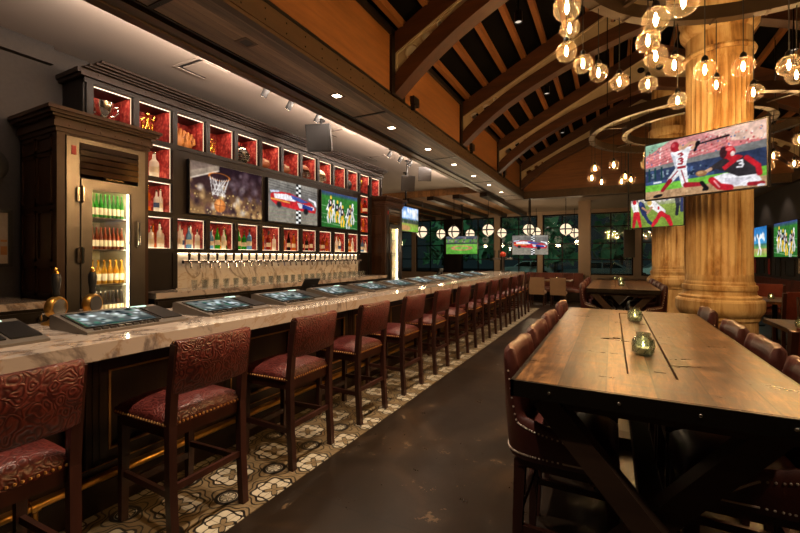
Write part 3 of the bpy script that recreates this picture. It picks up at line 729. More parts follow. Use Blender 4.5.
def pic_batter():
    c = Cv(224, 126, C(190, 120, 120))
    c.grad(0, .45, C(206, 140, 136), C(196, 96, 100))
    c.poly([(0, 0), (.24, 0), (0, .22)], C(150, 190, 160)); c.poly([(.55, 0), (1, 0), (1, .3), (.75, .22)], C(230, 190, 170))
    for i in range(9): c.line([(0, .2+i*.05), (.75, -.1+i*.05)], .006, C(222, 150, 146))
    c.specks(190, .0, .08, 1, .42, [C(220, 190, 180), C(180, 60, 66), C(240, 230, 220), C(110, 60, 60), C(226, 140, 120), C(90, 110, 150)], .006, .016)
    c.poly([(.0, .42), (1, .30), (1, .46), (0, .5)], C(120, 118, 116)); c.poly([(0, .48), (1, .42), (1, .80), (0, .74)], C(46, 56, 84))
    c.specks(50, 0, .5, .6, .72, [C(150, 170, 190), C(30, 40, 60), C(110, 130, 140), C(70, 90, 130)], .01, .03)
    for x in (.03, .09, .15): c.rect(x, .44, x+.018, .75, C(30, 60, 66))
    c.poly([(0, .68), (.62, .66), (.62, .72), (0, .75)], C(60, 80, 120)); c.rect(.08, .69, .16, .72, C(200, 206, 210)); c.rect(.34, .67, .41, .71, C(170, 190, 205))
    c.poly([(0, .74), (1, .70), (1, .88), (0, .88)], C(110, 180, 60)); c.poly([(0, .86), (1, .84), (1, 1), (0, 1)], C(176, 138, 100))
    c.specks(60, 0, .88, 1, 1, [C(160, 120, 84), C(196, 160, 120)], .006, .018)
    # batter
    W = C(232, 230, 232); Wd = C(196, 196, 206); R = C(150, 30, 40); K = C(26, 22, 24); SK = C(206, 158, 126)
    c.line([(.335, .52), (.24, .71)], .072, W, .05); c.line([(.24, .71), (.17, .86)], .04, R, .03); c.ell(.125, .95, .085, .03, K, -.15)
    c.line([(.35, .52), (.375, .80)], .075, W, .055); c.line([(.385, .82), (.52, .84)], .045, R, .032); c.line([(.52, .82), (.56, .93)], .03, K); c.ell(.55, .93, .05, .028, K, -.4)
    c.line([(.345, .56), (.38, .78)], .008, R); c.line([(.31, .56), (.235, .70)], .008, R)
    c.poly([(.245, .22), (.30, .17), (.37, .17), (.415, .26), (.40, .36), (.385, .5), (.305, .52), (.27, .38)], W); c.poly([(.245, .22), (.27, .38), (.29, .50), (.305, .52), (.29, .3)], Wd)
    c.rect(.31, .485, .385, .52, R); c.line([(.39, .22), (.46, .20)], .045, W, .03); c.line([(.44, .21), (.485, .15)], .026, SK); c.line([(.36, .18), (.42, .12), (.48, .13)], .03, SK, .024)
    c.ell(.485, .155, .035, .05, K, .4); c.line([(.475, .20), (.46, .26)], .02, K); c.line([(.47, .17), (.73, .13)], .009, K, .017)
    c.ell(.285, .13, .07, .09, R); c.ell(.272, .10, .03, .035, C(190, 70, 76)); c.line([(.29, .19), (.33, .18)], .03, R); c.ell(.335, .16, .03, .05, SK)
    # number 3
    for a in ((.342, .30), (.344, .385)):
        c.line([(a[0]-.022, a[1]-.03), (a[0], a[1]-.04), (a[0]+.014, a[1]-.012), (a[0]-.004, a[1]+.006)], .013, R)
    c.line([(.338, .39), (.356, .41), (.348, .445), (.318, .44)], .013, R)
    # catcher
    c.poly([(.60, .76), (.70, .72), (.93, .78), (.965, .9), (.90, .96), (.72, .95), (.62, .90)], C(226, 222, 226)); c.poly([(.70, .80), (.9, .84), (.8, .93), (.7, .9)], C(196, 190, 198))
    c.line([(.60, .80), (.66, .92), (.74, .96)], .05, C(176, 30, 40)); c.line([(.62, .82), (.66, .93)], .012, C(230, 150, 150)); c.line([(.88, .94), (.97, .95)], .03, R); c.ell(.96, .975, .05, .02, C(210, 210, 214))
    c.poly([(.63, .54), (.70, .47), (.80, .46), (.91, .55), (.955, .74), (.93, .80), (.80, .80), (.69, .68), (.62, .62)], C(48, 42, 46))
    c.poly([(.70, .47), (.80, .46), (.84, .50), (.76, .60), (.70, .68), (.68, .62), (.74, .54)], C(190, 34, 44)); c.line([(.86, .53), (.94, .68), (.95, .80)], .036, C(180, 30, 40))
    c.line([(.66, .56), (.585, .63)], .045, C(52, 46, 48), .035); c.line([(.59, .62), (.54, .66)], .028, SK); c.ell(.515, .665, .085, .05, C(150, 104, 66), .1); c.ell(.505, .65, .05, .025, C(190, 146, 100))
    c.ell(.725, .40, .10, .10, C(176, 30, 38)); c.ell(.69, .39, .05, .09, C(60, 30, 34)); c.ell(.735, .35, .05, .03, C(214, 90, 90)); c.ell(.76, .43, .03, .04, C(220, 200, 190))
    for q in ((.815, .60),):
        c.line([(q[0]-.02, .565), (q[0]+.014, .56), (q[0]+.016, .60), (q[0]-.004, .605)], .012, C(236, 232, 236)); c.line([(q[0], .605), (q[0]+.022, .625), (q[0]+.014, .66), (q[0]-.022, .655)], .012, C(236, 232, 236))
    return c
def pic_hoop():
    c = Cv(160, 90, C(40, 26, 30)); c.grad(0, .55, C(36, 22, 30), C(70, 44, 40)); c.grad(.55, 1, C(90, 62, 44), C(150, 112, 70))
    c.specks(70, 0, .35, 1, 1, [C(190, 150, 100), C(110, 74, 56), C(90, 60, 60), C(210, 190, 170), C(60, 40, 40)], .02, .07, 1.4)
    c.specks(50, 0, .55, 1, .98, [C(255, 226, 150), C(255, 210, 120)], .006, .016, 1.2); c.specks(24, .5, .05, 1, .6, [C(110, 90, 96), C(80, 60, 66)], .03, .07, 1.6)
    c.poly([(0, 0), (.37, 0), (.36, .10), (0, .34)], C(150, 130, 112)); c.poly([(0, 0), (.33, 0), (0, .2)], C(120, 100, 88)); c.line([(0, .34), (.36, .10)], .014, C(220, 200, 180))
    c.ring(.37, .22, .24, .075, .16, C(226, 120, 40))
    for i in range(9):
        t = i/8; c.line([(.245+.25*t, .24+.04*math.sin(PI*t)), (.28+.17*((i*3) % 9)/8, .60)], .008, C(232, 226, 220)); c.line([(.245+.25*t, .24+.04*math.sin(PI*t)), (.28+.17*((i*5+3) % 9)/8, .58)], .007, C(214, 206, 200))
    for y in (.38, .48, .58): c.line([(.27+.1*(y-.3), y), (.47-.1*(y-.3), y+.02)], .007, C(224, 216, 210))
    c.ell(.375, .80, .135, .135, C(206, 120, 56)); c.ell(.36, .76, .07, .06, C(226, 150, 84), 0, 1); c.line([(.30, .78), (.375, .80), (.45, .79)], .006, C(120, 60, 30)); c.line([(.38, .67), (.37, .93)], .006, C(120, 60, 30)); return c
def pic_race():
    c = Cv(160, 90, C(120, 114, 108)); c.grad(0, .3, C(140, 134, 124), C(110, 106, 102)); c.grad(.3, 1, C(104, 100, 96), C(140, 130, 120))
    for i in range(16): c.line([(0, .62+i*.025), (1, .66+i*.025)], .004, C(118+(i*37) % 30, 112+(i*37) % 28, 104))
    for y in (.04, .10, .16): c.line([(0, y), (1, y+.1)], .01, C(90, 86, 82))
    for j in range(16):
        for i in range(2):
            if not .26 < j/16 < .62: c.rect(.53+i*.05, j/16, .58+i*.05, (j+1)/16, C(236, 236, 232) if (i+j) % 2 else C(26, 26, 26))
    c.poly([(.04, .36), (.12, .28), (.4, .26), (.62, .34), (.86, .42), (.97, .56), (.95, .68), (.6, .66), (.15, .60), (.05, .50)], C(196, 40, 44))
    c.poly([(.10, .34), (.34, .30), (.6, .38), (.5, .46), (.12, .44)], C(236, 232, 236)); c.poly([(.42, .30), (.6, .34), (.8, .42), (.66, .46), (.46, .40)], C(70, 90, 160)); c.poly([(.55, .46), (.92, .52), (.93, .6), (.6, .6)], C(226, 222, 230))
    c.poly([(.66, .48), (.9, .54), (.88, .62), (.66, .6)], C(40, 60, 140)); c.line([(.06, .46), (.4, .50)], .02, C(240, 160, 70)); c.ell(.2, .58, .08, .07, C(40, 34, 36), 0, .6); c.ell(.74, .66, .09, .08, C(30, 28, 30), 0, .6)
    c.poly([(.80, .30), (.97, .36), (.98, .50), (.94, .50), (.92, .40), (.80, .35)], C(230, 226, 232)); c.poly([(.03, .27), (.2, .24), (.2, .29), (.05, .32)], C(200, 206, 226)); return c
def pic_football(seed=3, n=9):
    c = Cv(144, 82, C(46, 112, 46)); c.r = np.random.RandomState(seed); c.grad(0, .12, C(60, 70, 130), C(50, 100, 70)); c.grad(.12, 1, C(54, 120, 48), C(40, 100, 40))
    for y in (.4, .62, .86): c.line([(0, y), (1, y+.12)], .006, C(170, 200, 160))
    for i in range(14): c.line([(i/14, .72), (i/14+.02, .745)], .008, C(220, 230, 215))
    for i in range(n):
        x = .14+.72*i/(n-1)+.03*c.r.randn(); y = .40+.06*c.r.randn()+.1*(i/(n-1)); dark = i % 2
        J = C(24, 26, 44) if dark else C(232, 230, 226); L = C(228, 180, 50) if dark else C(206, 204, 200)
        c.line([(x, y+.12), (x-.035, y+.30), (x-.02, y+.42)], .042, L, .03); c.line([(x+.01, y+.12), (x+.05, y+.28), (x+.035, y+.42)], .042, L, .03)
        c.ell(x, y, .075, .125, J, .3); c.line([(x, y-.05), (x+.06*(1 if dark else -1), y+.08)], .026, C(160, 110, 80) if i % 3 else J); c.ell(x+.012, y-.15, .045, .055, C(230, 186, 60) if dark else C(236, 236, 232)); c.ell(x, y, .03, .05, C(236, 236, 236) if dark else C(40, 40, 70))
    return c
def pic_tackle():
    c = Cv(144, 82, C(120, 140, 60)); c.grad(0, .25, C(190, 176, 160), C(150, 160, 110)); c.grad(.25, 1, C(140, 160, 70), C(110, 136, 50))
    c.specks(24, 0, 0, 1, .12, [C(220, 210, 200), C(120, 90, 90), C(80, 80, 120)], .02, .05)
    W = C(236, 230, 228); R = C(190, 34, 44); N = C(40, 48, 84); SK = C(180, 130, 100)
    c.line([(.08, .15), (.12, .45)], .12, W, .1); c.line([(.10, .5), (.06, .95)], .08, R, .05); c.line([(.14, .5), (.2, .95)], .08, R, .05); c.ell(.08, .08, .07, .08, R)
    c.line([(.22, .2), (.28, .5)], .10, N); c.line([(.28, .55), (.36, .8), (.45, .93)], .06, N, .045); c.ell(.2, .14, .06, .08, C(50, 60, 110)); c.line([(.24, .3), (.33, .42)], .035, SK)
    c.line([(.42, .18), (.62, .50)], .13, W, .11); c.line([(.60, .55), (.72, .70), (.78, .95)], .085, R, .06); c.line([(.58, .58), (.50, .80), (.44, .95)], .08, R, .05); c.ell(.38, .15, .08, .09, C(206, 170, 90)); c.line([(.42, .32), (.34, .50)], .04, SK); c.ell(.55, .36, .03, .06, R)
    c.line([(.88, .0), (.9, .3)], .07, C(60, 60, 66)); c.line([(.9, .3), (.88, .62)], .05, C(40, 40, 46)); c.line([(.98, 0), (.97, .5)], .06, C(50, 56, 90)); return c
def pic_park(seed=1):
    c = Cv(96, 54, C(90, 140, 60)); c.r = np.random.RandomState(seed); c.grad(0, .16, C(90, 100, 116), C(60, 64, 76)); c.specks(60, 0, .1, 1, .36, [C(120, 90, 90), C(90, 96, 120), C(160, 140, 130), C(60, 50, 60)], .015, .04)
    c.rect(0, .36, 1, .44, C(60, 70, 60)); c.grad(.44, 1, C(120, 180, 70), C(80, 150, 50)); c.ell(.5, .66, .62, .14, C(190, 130, 90)); c.ell(.5, .66, .40, .085, C(110, 176, 66)); c.ell(.5, .66, .05, .03, C(190, 130, 90)); return c
def pic_sky():
    c = Cv(64, 36, C(120, 160, 210)); c.grad(0, .45, C(96, 146, 220), C(196, 214, 236)); c.specks(16, 0, .05, 1, .4, [C(240, 244, 250)], .05, .14, 1.2); c.grad(.5, .68, C(60, 80, 60), C(80, 76, 70)); c.specks(20, 0, .5, 1, .66, [C(120, 110, 110), C(50, 70, 50)], .03, .06); c.grad(.68, 1, C(150, 160, 70), C(120, 180, 60)); c.ell(.3, .86, .5, .12, C(190, 140, 90)); return c
def pic_pitcher():
    c = Cv(96, 54, C(40, 120, 190)); c.grad(0, .55, C(40, 110, 180), C(70, 150, 200)); c.specks(14, .1, .28, .9, .42, [C(236, 240, 244)], .05, .09, .8); c.grad(.55, .72, C(60, 110, 120), C(110, 160, 70)); c.grad(.72, 1, C(190, 150, 100), C(120, 180, 70))
    W = C(232, 232, 236); c.line([(.55, .40), (.60, .62)], .09, W); c.line([(.60, .65), (.54, .80), (.50, .92)], .05, W, .035); c.line([(.60, .65), (.68, .78), (.66, .92)], .05, W, .035); c.ell(.54, .30, .05, .06, C(60, 50, 60)); c.line([(.57, .42), (.72, .30), (.78, .22)], .03, W); c.ell(.06, .75, .12, .22, C(40, 60, 130)); return c
def pic_game(seed):
    c = Cv(72, 44, C(80, 100, 104)); c.r = np.random.RandomState(seed); c.grad(0, 1, C(124, 126, 120), C(70, 76, 74))
    c.specks(60, .02, .05, .98, .95, [C(230, 236, 236), C(60, 110, 90), C(190, 205, 210), C(40, 60, 66), C(20, 28, 32), C(150, 160, 150)], .02, .09, .8); c.rect(0, 0, .03, 1, C(30, 110, 70)); c.rect(.06, .84, .94, .9, C(40, 60, 60)); return c

def screen_mesh(name, cv, w, h, parent, mat='screen', loc=None):
    H, W = cv.h, cv.w
    if not getattr(cv, 'done', 0): soft(cv, .3); cv.done = 1
    xs = np.linspace(-w/2, w/2, W); zs = np.linspace(h/2, -h/2, H)
    X, Z = np.meshgrid(xs, zs); co = np.stack([X, np.zeros_like(X), Z], -1).reshape(-1, 3)
    idx = np.arange(H*W).reshape(H, W)
    f = np.stack([idx[1:, :-1], idx[1:, 1:], idx[:-1, 1:], idx[:-1, :-1]], -1).reshape(-1, 4)
    me = bpy.data.meshes.new(name); me.from_pydata(co.tolist(), [], f.tolist())
    a = np.clip(cv.a, 0, 1); a = np.where(a <= .04045, a/12.92, ((a+.055)/1.055)**2.4)
    at = me.color_attributes.new('Col', 'FLOAT_COLOR', 'POINT')
    at.data.foreach_set('color', np.concatenate([a.reshape(-1, 3), np.ones((H*W, 1))], 1).astype(np.float32).ravel())
    me.materials.append(M[mat]); o = bpy.data.objects.new(name, me); COL.objects.link(o); o.parent = parent
    if loc: o.location = loc
    return o

def television(loc, w, rz, cv, label, group=None, mount='wall', drop=1.0):
    h = w*9/16
    t = thing('television', label, 'television', loc, rz, group)
    b = .012
    G().box(-w/2-b, w/2+b, .004, .05, -h/2-b, h/2+b).make('case', 'black', t, bev=.004)
    G().frame_xz(-.006, .006, -w/2-b, w/2+b, -h/2-b, h/2+b, b).make('bezel', 'black', t)
    screen_mesh('screen', cv, w, h, t)
    g = G()
    if mount == 'wall': g.box(-.2, .2, .0495, .05 if loc[0] < 0 else .099, -.15, .15)
    elif mount == 'pole':
        g.box(-.15, .15, .05, .07, -.12, .12); g.tube([(0, .09, 0), (0, .09, drop)], .025, 10); g.lathe([(.07, 0), (.07, .02)], 12, (0, .09, drop-.02))
    elif mount == 'arm':
        g.box(-.2, .2, .05, .07, -.15, .15); g.beam((0, .06, 0), (0, drop, 0), .08, .06)
    g.make('mount', 'black_metal', t); return t
FB, RACE, PARK = pic_football(), pic_race(), pic_park()
television((-4.528, 3.735, 2.36), 1.13, PI/2, pic_hoop(), 'wall television showing a basketball dropping through a hoop', 'televisions over the back bar')
television((-4.528, 4.995, 2.36), 1.13, PI/2, RACE, 'television over the back bar showing a racing car', 'televisions over the back bar')
television((-4.528, 6.24, 2.36), 1.13, PI/2, FB, 'television over the back bar showing football players on green turf', 'televisions over the back bar')
television((.80, 5.125, 2.46), 1.09, math.radians(-33.5), pic_batter(), 'large television on the near column showing a baseball batter and catcher', 'televisions on the columns', 'arm', .56)
television((.84, 10.275, 2.46), 1.09, math.radians(-33.5), pic_tackle(), 'television on the far column showing a football tackle', 'televisions on the columns', 'arm', .56)
television((-4.5, 13.1, 1.90), 1.05, math.radians(8), PARK, 'hanging television by the windows showing a green ballpark', None, 'pole', 1.38)
television((-2.3, 13.30, 1.88), 1.08, math.radians(8), RACE, 'hanging television by the windows showing a racing car', None, 'pole', 1.50)
television((-4.45, 9.0, 2.43), 1.05, PI/2, pic_sky(), 'hanging television past the far cooler showing blue sky and grass', None, 'pole', 1.17)
television((4.0, 14.0, 1.96), 1.62, -PI/2, FB, 'television on the dark right wall showing football players', 'televisions on the dark wall')
television((4.0, 16.2, 1.96), 1.62, -PI/2, pic_pitcher(), 'television on the dark right wall showing a blue baseball scene', 'televisions on the dark wall')

# ------------------------------------------------------------------ bar base, countertop
BAR0, BAR1 = -2.3, 12.2
t = thing('bar_counter', 'long dark panelled bar front with gilt mouldings and brass foot rail', 'bar', (-2.9, BAR0, 0))
def at(g, name, mat, parent=t, **k): o = g.make(name, mat, None, **k); o.parent = parent; o.matrix_parent_inverse = Matrix.Translation(parent.location).inverted(); return o
at(G().box(-3.10, -2.70, BAR0, BAR1, .02, .984), 'carcass', 'bar_wood')
g = G(); g.box(-2.72, -2.665, BAR0, BAR1, .004, .20)
at(g, 'baseboard', 'dark_wood_h')
g = G(); g.box(-2.70, -2.66, BAR0, BAR1, .20, .215); g.box(-2.70, -2.672, BAR0, BAR1, .265, .28)
at(g, 'gilt_moulding', 'gilt')
at(G().box(-2.70, -2.55, BAR0, BAR1, .93, .965), 'cornice_rail', 'dark_wood_h', bev=.008)
y = BAR0+.02; k = 0
while y < BAR1-.9:
    g = G()                       # wide panel with gilt inner edge
    g.box(-2.70, -2.66, y, y+.06, .28, .93); g.box(-2.70, -2.66, y+.06, y+.14, .28, .93); g.box(-2.70, -2.66, y+.80, y+.88, .28, .93)
    g.box(-2.70, -2.66, y+.14, y+.80, .28, .36); g.box(-2.70, -2.66, y+.14, y+.80, .82, .93)
    for q in range(3): g.box(-2.70, -2.655, y+.015+q*.035, y+.03+q*.035, .28, .93)
    pnl = at(g, 'panel', 'bar_wood')
    g = G().frame_yz(-2.672, -2.655, y+.135, y+.805, .352, .828, .012)
    f = g.make('panel_moulding', 'gilt'); f.parent = pnl
    y += .87; k += 1
g = G().tube([(-2.585, BAR0, .235), (-2.585, BAR1, .235)], .019, 12)
at(g, 'foot_rail', 'brass')
for i in range(8):
    y = .96+.0+i*1.74
    if y > BAR1: break
    g = G().tube([(-2.67, y, .235), (-2.585, y, .235)], .014, 8); g.lathe([(.026, -.02), (.03, 0), (.026, .02)], 14, (-2.585, y, .235), 0, 'Y'); g.tube([(-2.585, y, .235), (-2.585, y, .005)], .013, 8); g.lathe([(.035, .004), (.03, .015), (.014, .03)], 12, (-2.585, y, 0))
    at(g, 'rail_bracket', 'brass')
g = G()
pts = [(-3.30, BAR0), (-2.26, BAR0), (-2.26, BAR1), (-3.30, BAR1)]
g.prism([(a, b, .985) for a, b in pts], (0, 0, .085))
o = g.make('marble_countertop', 'marble', bev=.014, seg=3); tag(o, 'long cream marble bar top with brown veins', 'countertop')

# bar top game consoles
def console(y, seed, label):
    t = thing('game_console', label, 'game console', (-2.55, y, 1.07), PI/2, 'bar top game consoles')
    # local x along the bar, local y away from the guest
    g = G().prism([(0, 0, 0), (0, .43, 0), (0, .43, .08), (0, .40, .088), (0, 0, .014)], (.60, 0, 0)); g.make('housing', 'console_grey', t, bev=.005)
    sl = math.atan2(.074, .40)
    s = screen_mesh('screen', pic_game(seed), .40, .27, t, 'screen_dim', (.235, .205, .0575)); s.rotation_euler = (-(PI/2-sl), 0, 0)
    G().frame_xz(-.004, .003, -.213, .213, -.148, .148, .013).make('screen_bezel', 'black', t, (.235, .205, .056)).rotation_euler = (-(PI/2-sl), 0, 0)
    def on(x, y, h): return V((x, y, .014+.074*y/.40+h))
    g = G()
    for i in range(9): p = on(.06+i*.042, .03, .006); g.box(p.x-.014, p.x+.014, p.y-.012, p.y+.012, p.z-.01, p.z+.004)
    g.make('button_row', 'steel', t)
    g = G(); p = on(.52, .2, .004); g.hexa([tuple(on(.465, .06, -.002)), tuple(on(.59, .06, -.002)), tuple(on(.59, .33, -.002)), tuple(on(.465, .33, -.002)), tuple(on(.465, .06, .008)), tuple(on(.59, .06, .008)), tuple(on(.59, .33, .008)), tuple(on(.465, .33, .008))])
    g.make('card_panel', 'black', t)
    g = G(); g.hexa([tuple(on(.43, .365, 0)), tuple(on(.53, .365, 0)), tuple(on(.53, .38, 0)), tuple(on(.43, .38, 0)), tuple(on(.43, .365, .005)), tuple(on(.53, .365, .005)), tuple(on(.53, .38, .005)), tuple(on(.43, .38, .005))])
    g.make('status_light', 'green_led', t)
cl = ['nearest the camera at the picture edge', 'beside the two brass beer taps']
for i in range(12):
    console(.41+.765*i, i, f'slanted bar top game console with lit screen, {ORD(i+1)} along the bar from the camera' if i else 'slanted bar top game console nearest the camera, cut by the picture edge')

# brass beer pulls
def beer_pull(x, y, label, face):
    t = thing('beer_tap', label, 'beer tap', (x, y, 1.07), math.radians(28), 'beer pulls on the bar top')
    G().lathe([(.075, 0), (.075, .012), (.045, .022), (.03, .04)], 20).make('base_flange', 'brass', t)
    G().tube([(0, 0, .03), (0, 0, .06)], .022, 12).make('column', 'brass', t)
    G().lathe([(.0, -.024), (.066, -.024), (.072, -.012), (.072, .012), (.066, .024), (.0, .024)][1:5], 28, (0, 0, .105), 0, 'X').make('badge_ring', 'brass', t)
    G().lathe([(.054, -.028), (.054, .028)], 24, (0, 0, .105), 0, 'X').make('badge_face', face, t)
    G().tube([(0, 0, .175), (0, 0, .19), (0, 0, .21), (0, 0, .25), (0, 0, .30), (0, 0, .325)], .02, 14, 0, False, [.012, .02, .017, .024, .026, .018]).make('handle', 'black', t)
    G().lathe([(.018, .325), (.016, .335), (.008, .34), (.012, .352), (.006, .362)], 12).make('finial', 'gold', t)
    G().tube([(-.02, 0, .07), (-.08, 0, .068), (-.10, 0, .05), (-.10, 0, .02)], .011, 8).make('spout', 'chrome', t)
beer_pull(-3.17, 1.285, 'black handled brass beer tap with pale round badge, left of the pair', 'silver')
beer_pull(-3.19, 1.50, 'black handled brass beer tap with dark round badge in front of the cooler glass', 'dark_grey')
g = G().box(-3.29, -3.08, .95, 1.12, 1.07, 1.085); tag(g.make('drip_tray', 'black_metal', bev=.004), 'flat black drip tray on the marble beside the brass beer taps', 'tray')
def terminal(x, y, rz, label):
    t = thing('till_terminal', label, 'till', (x, y, .98), rz, 'tills behind the bar')
    G().box(-.12, .12, -.10, .10, 0, .02).make('foot', 'black', t); G().beam((0, .03, .02), (0, .06, .14), .06, .03).make('stand', 'black', t)
    m = G().box(-.15, .15, -.012, .012, -.09, .09).make('monitor', 'black', t, (0, 0, .15), bev=.006); m.rotation_euler = (-.5, 0, 0)
for x, y, l in [(-3.62, 4.3, 'black till monitor behind the bar below the middle taps'), (-3.75, 9.3, 'black till monitor beyond the far cooler')]:
    terminal(x, y, -PI/2, l)
g = G().box(-3.95, -3.40, 2.3, 10.5, .86, .98); tag(g.make('work_bench', 'steel', bev=.006), 'stainless work bench running behind the bar', 'work bench')
g = G()
for y in (2.5, 4.5, 6.5, 8.5, 10.3): g.box(-3.92, -3.86, y, y+.06, 0, .86); g.box(-3.49, -3.43, y, y+.06, 0, .86)
o = g.make('bench_leg', 'steel'); o.parent = bpy.data.objects['work_bench']
# far beer tower
t = thing('beer_tower', 'red topped steel beer tower on the far end of the bar', 'beer tower', (-2.75, 11.6, 1.07))
G().lathe([(.09, 0), (.09, .02), (.05, .04), (.05, .42), (.06, .44)], 18).make('column', 'steel', t)
G().ball((0, 0, .50), .085, 14, 10).make('badge', plain('red_badge', rgb(200, 60, 34), .3), t)
for i, dx in enumerate((-.24, -.12, .12, .24)):
    G().tube([(dx, 0, .40), (dx, 0, .62)], .02, 8, 0, False, [.012, .024]).make('handle', 'black', t)
G().tube([(-.28, 0, .38), (.28, 0, .38)], .03, 10).make('arm', 'steel', t)

# ------------------------------------------------------------------ back bar shelving
NY = lambda k: 2.16+.44*k
XF, XB = -4.6, -4.94
shelf = thing('back_bar_shelving', 'dark wooden back bar wall of red lined lit niches', 'shelving', (-4.75, 2.1, 1.12))
def sh(g, name, mat, **k): return at(g, name, mat, shelf, **k)
niches = [(k, 2.83, 3.22, 'u') for k in range(13)]
niches += [(1, 2.41, 2.78, 'c'), (1, 2.02, 2.36, 'c'), (1, 1.60, 1.96, 'c')]
niches += [(k, 1.60, 1.96, 'l') for k in range(2, 11)]
niches += [(11, 2.41, 2.78, 'c'), (11, 2.02, 2.36, 'c'), (11, 1.60, 1.96, 'c')]
g = G(); fx0, fx1 = XF-.02, XF+.03
ze = NY(12)+.44
g.box(fx0, fx1, 2.08, ze, 3.22, 3.27); g.box(fx0, fx1, 2.08, ze, 2.805, 2.83); g.box(fx0, fx1, NY(1)+.02, NY(12)-.07, 2.78, 2.805)
for k in range(14): g.box(fx0, fx1, NY(k)-.06, NY(k), 2.83, 3.22)
g.box(fx0, fx1, NY(1)-.03, NY(1), 1.13, 2.78)
for k in (2, 11, 12): g.box(fx0, fx1, NY(k)-.06, NY(k)-(.01 if k == 12 else 0), 1.13, 2.78)
for k in (1, 11): g.box(fx0, fx1, NY(k), NY(k)+.38, 2.36, 2.41); g.box(fx0, fx1, NY(k), NY(k)+.38, 1.96, 2.02); g.box(fx0, fx1, NY(k), NY(k)+.38, 1.55, 1.60)
g.box(fx0, fx1, NY(2), NY(11)-.06, 1.96, 2.0); g.box(fx0, fx1, NY(2), NY(11)-.06, 1.55, 1.60)
for k in range(3, 11): g.box(fx0, fx1, NY(k)-.06, NY(k), 1.60, 1.96)
sh(g, 'face_frame', 'dark_wood')
g = G(); g.box(fx0, fx1-.01, NY(2), NY(11)-.06, 2.0, 2.78); g.box(fx0, fx1-.01, NY(1), NY(1)+.38, 1.13, 1.55); g.box(fx0, fx1-.01, NY(11), NY(11)+.38, 1.13, 1.55)
sh(g, 'back_panel', 'dark_wood')
g = G(); y0, y1 = 2.02, ze+.02
for x0, z0, z1 in ((-4.54, 3.27, 3.30), (-4.56, 3.30, 3.345), (-4.52, 3.345, 3.36), (-4.49, 3.36, 3.38), (-4.45, 3.38, 3.40), (-4.42, 3.40, 3.425)):
    g.box(-5.0, x0, y0-(-4.56-x0) if x0 > -4.56 else y0, y1, z0, z1)
for i in range(25): g.ball((-4.56, 2.2+i*.23, 3.322), .008, 6, 4)
sh(g, 'cornice', 'dark_wood_h', smooth=30)
g = G(); g.box(-5.0, XF, 2.08, 2.12, 2.815, 3.27); sh(g, 'end_panel', 'dark_wood'); sh(G().box(-5.0, XF, ze, ze+.02, 2.83, 3.27), 'end_panel', 'dark_wood')
NI = {}
for k, z0, z1, kind in niches:
    y0, y1 = NY(k), NY(k)+.38; g = G()
    g.box(XB-.02, XB, y0-.02, y1+.02, z0-.02, z1+.02, 0)
    g.box(XB, XF-.02, y0-.02, y0, z0-.02, z1+.02, 0); g.box(XB, XF-.02, y1, y1+.02, z0-.02, z1+.02, 0)
    g.box(XB, XF-.02, y0, y1, z0-.02, z0, 1); g.box(XB, XF-.02, y0, y1, z1, z1+.02, 1)
    n = sh(g, 'niche', ['damask', 'dark_wood'])
    f = G().frame_yz(XF-.024, XF-.019, y0, y1, z0, z1, .0035).make('light_strip', 'led'); f.parent = n
    f = G().box(XF-.036, XF-.028, y0+.01, y1-.01, z1-.006, z1-.001).make('lamp_bar', 'led_top'); f.parent = n
    if kind != 'u':
        f = G().box(XB+.05, XF-.05, y0+.02, y1-.02, z0, z0+.006).make('lit_shelf', 'led_low'); f.parent = n
    light('AREA', 'niche_lamp', (XF-.045, (y0+y1)/2, z1-.012), 1.0 if kind == 'u' else .6, (1, .80, .58), (0, math.radians(25), 0), .02, .3)
    NI[(k, kind, round(z0, 2))] = n
# dark pipe standing before the last niche column
tag(G().tube([(-4.50, 7.19, 1.13), (-4.50, 7.19, 3.0)], .022, 10).make('black_pipe', 'black_metal'), 'vertical black pipe in front of the last red niches', 'pipe')

# bottles
def prof_spirit(h, r): return [(r*.96, 0), (r, .01), (r, h*.55), (r*.92, h*.62), (r*.42, h*.72), (r*.36, h*.9), (r*.36, h*.92)], h*.92
def prof_squat(h, r): return [(r*.96, 0), (r*1.05, .01), (r*1.05, h*.6), (r*.9, h*.68), (r*.34, h*.73), (r*.34, h*.84)], h*.84
def prof_beer(h, r): return [(r*.96, 0), (r, .008), (r, h*.52), (r*.85, h*.62), (r*.45, h*.78), (r*.4, h*.95)], h*.95
PROTO = {}
def bottle(style, colour, lab, cap, h, r, loc, label, group, parts=True):
    key = (style, colour, lab, cap, round(h, 2), round(r, 3))
    if key not in PROTO:
        pf, top = {'spirit': prof_spirit, 'squat': prof_squat, 'beer': prof_beer}[style](h, r)
        o = G().lathe(pf, 12).make('bottle', BG[colour])
        lo, hi = (.18, .40) if style != 'beer' else (.14, .42)
        G().lathe([(r*1.03, h*lo), (r*1.04*(1.05 if style == 'squat' else 1), h*lo), (r*1.04*(1.05 if style == 'squat' else 1), h*hi), (r*1.03, h*hi)], 12).make('paper_label', lab, o)
        G().lathe([(r*.40, top), (r*.44, top+.004), (r*.42, h), (r*.3, h+.002)], 10).make('cap', cap, o)
        PROTO[key] = o
    else: o = dup(PROTO[key])
    o.location = loc; tag(o, label, 'bottle', group); return o
spec = [('clear', 'cream_label', 'silver'), ('amber', 'cream_label', 'black'), ('clear', 'blue_label', 'silver'), ('green', 'cream_label', 'gold'), ('amber', 'red_label', 'gold'), ('brown', 'cream_label', 'red_label'),
        ('dark', 'cream_label', 'gold'), ('blue', 'cream_label', 'silver'), ('red', 'cream_label', 'black'), ('yellow', 'cream_label', 'gold')]
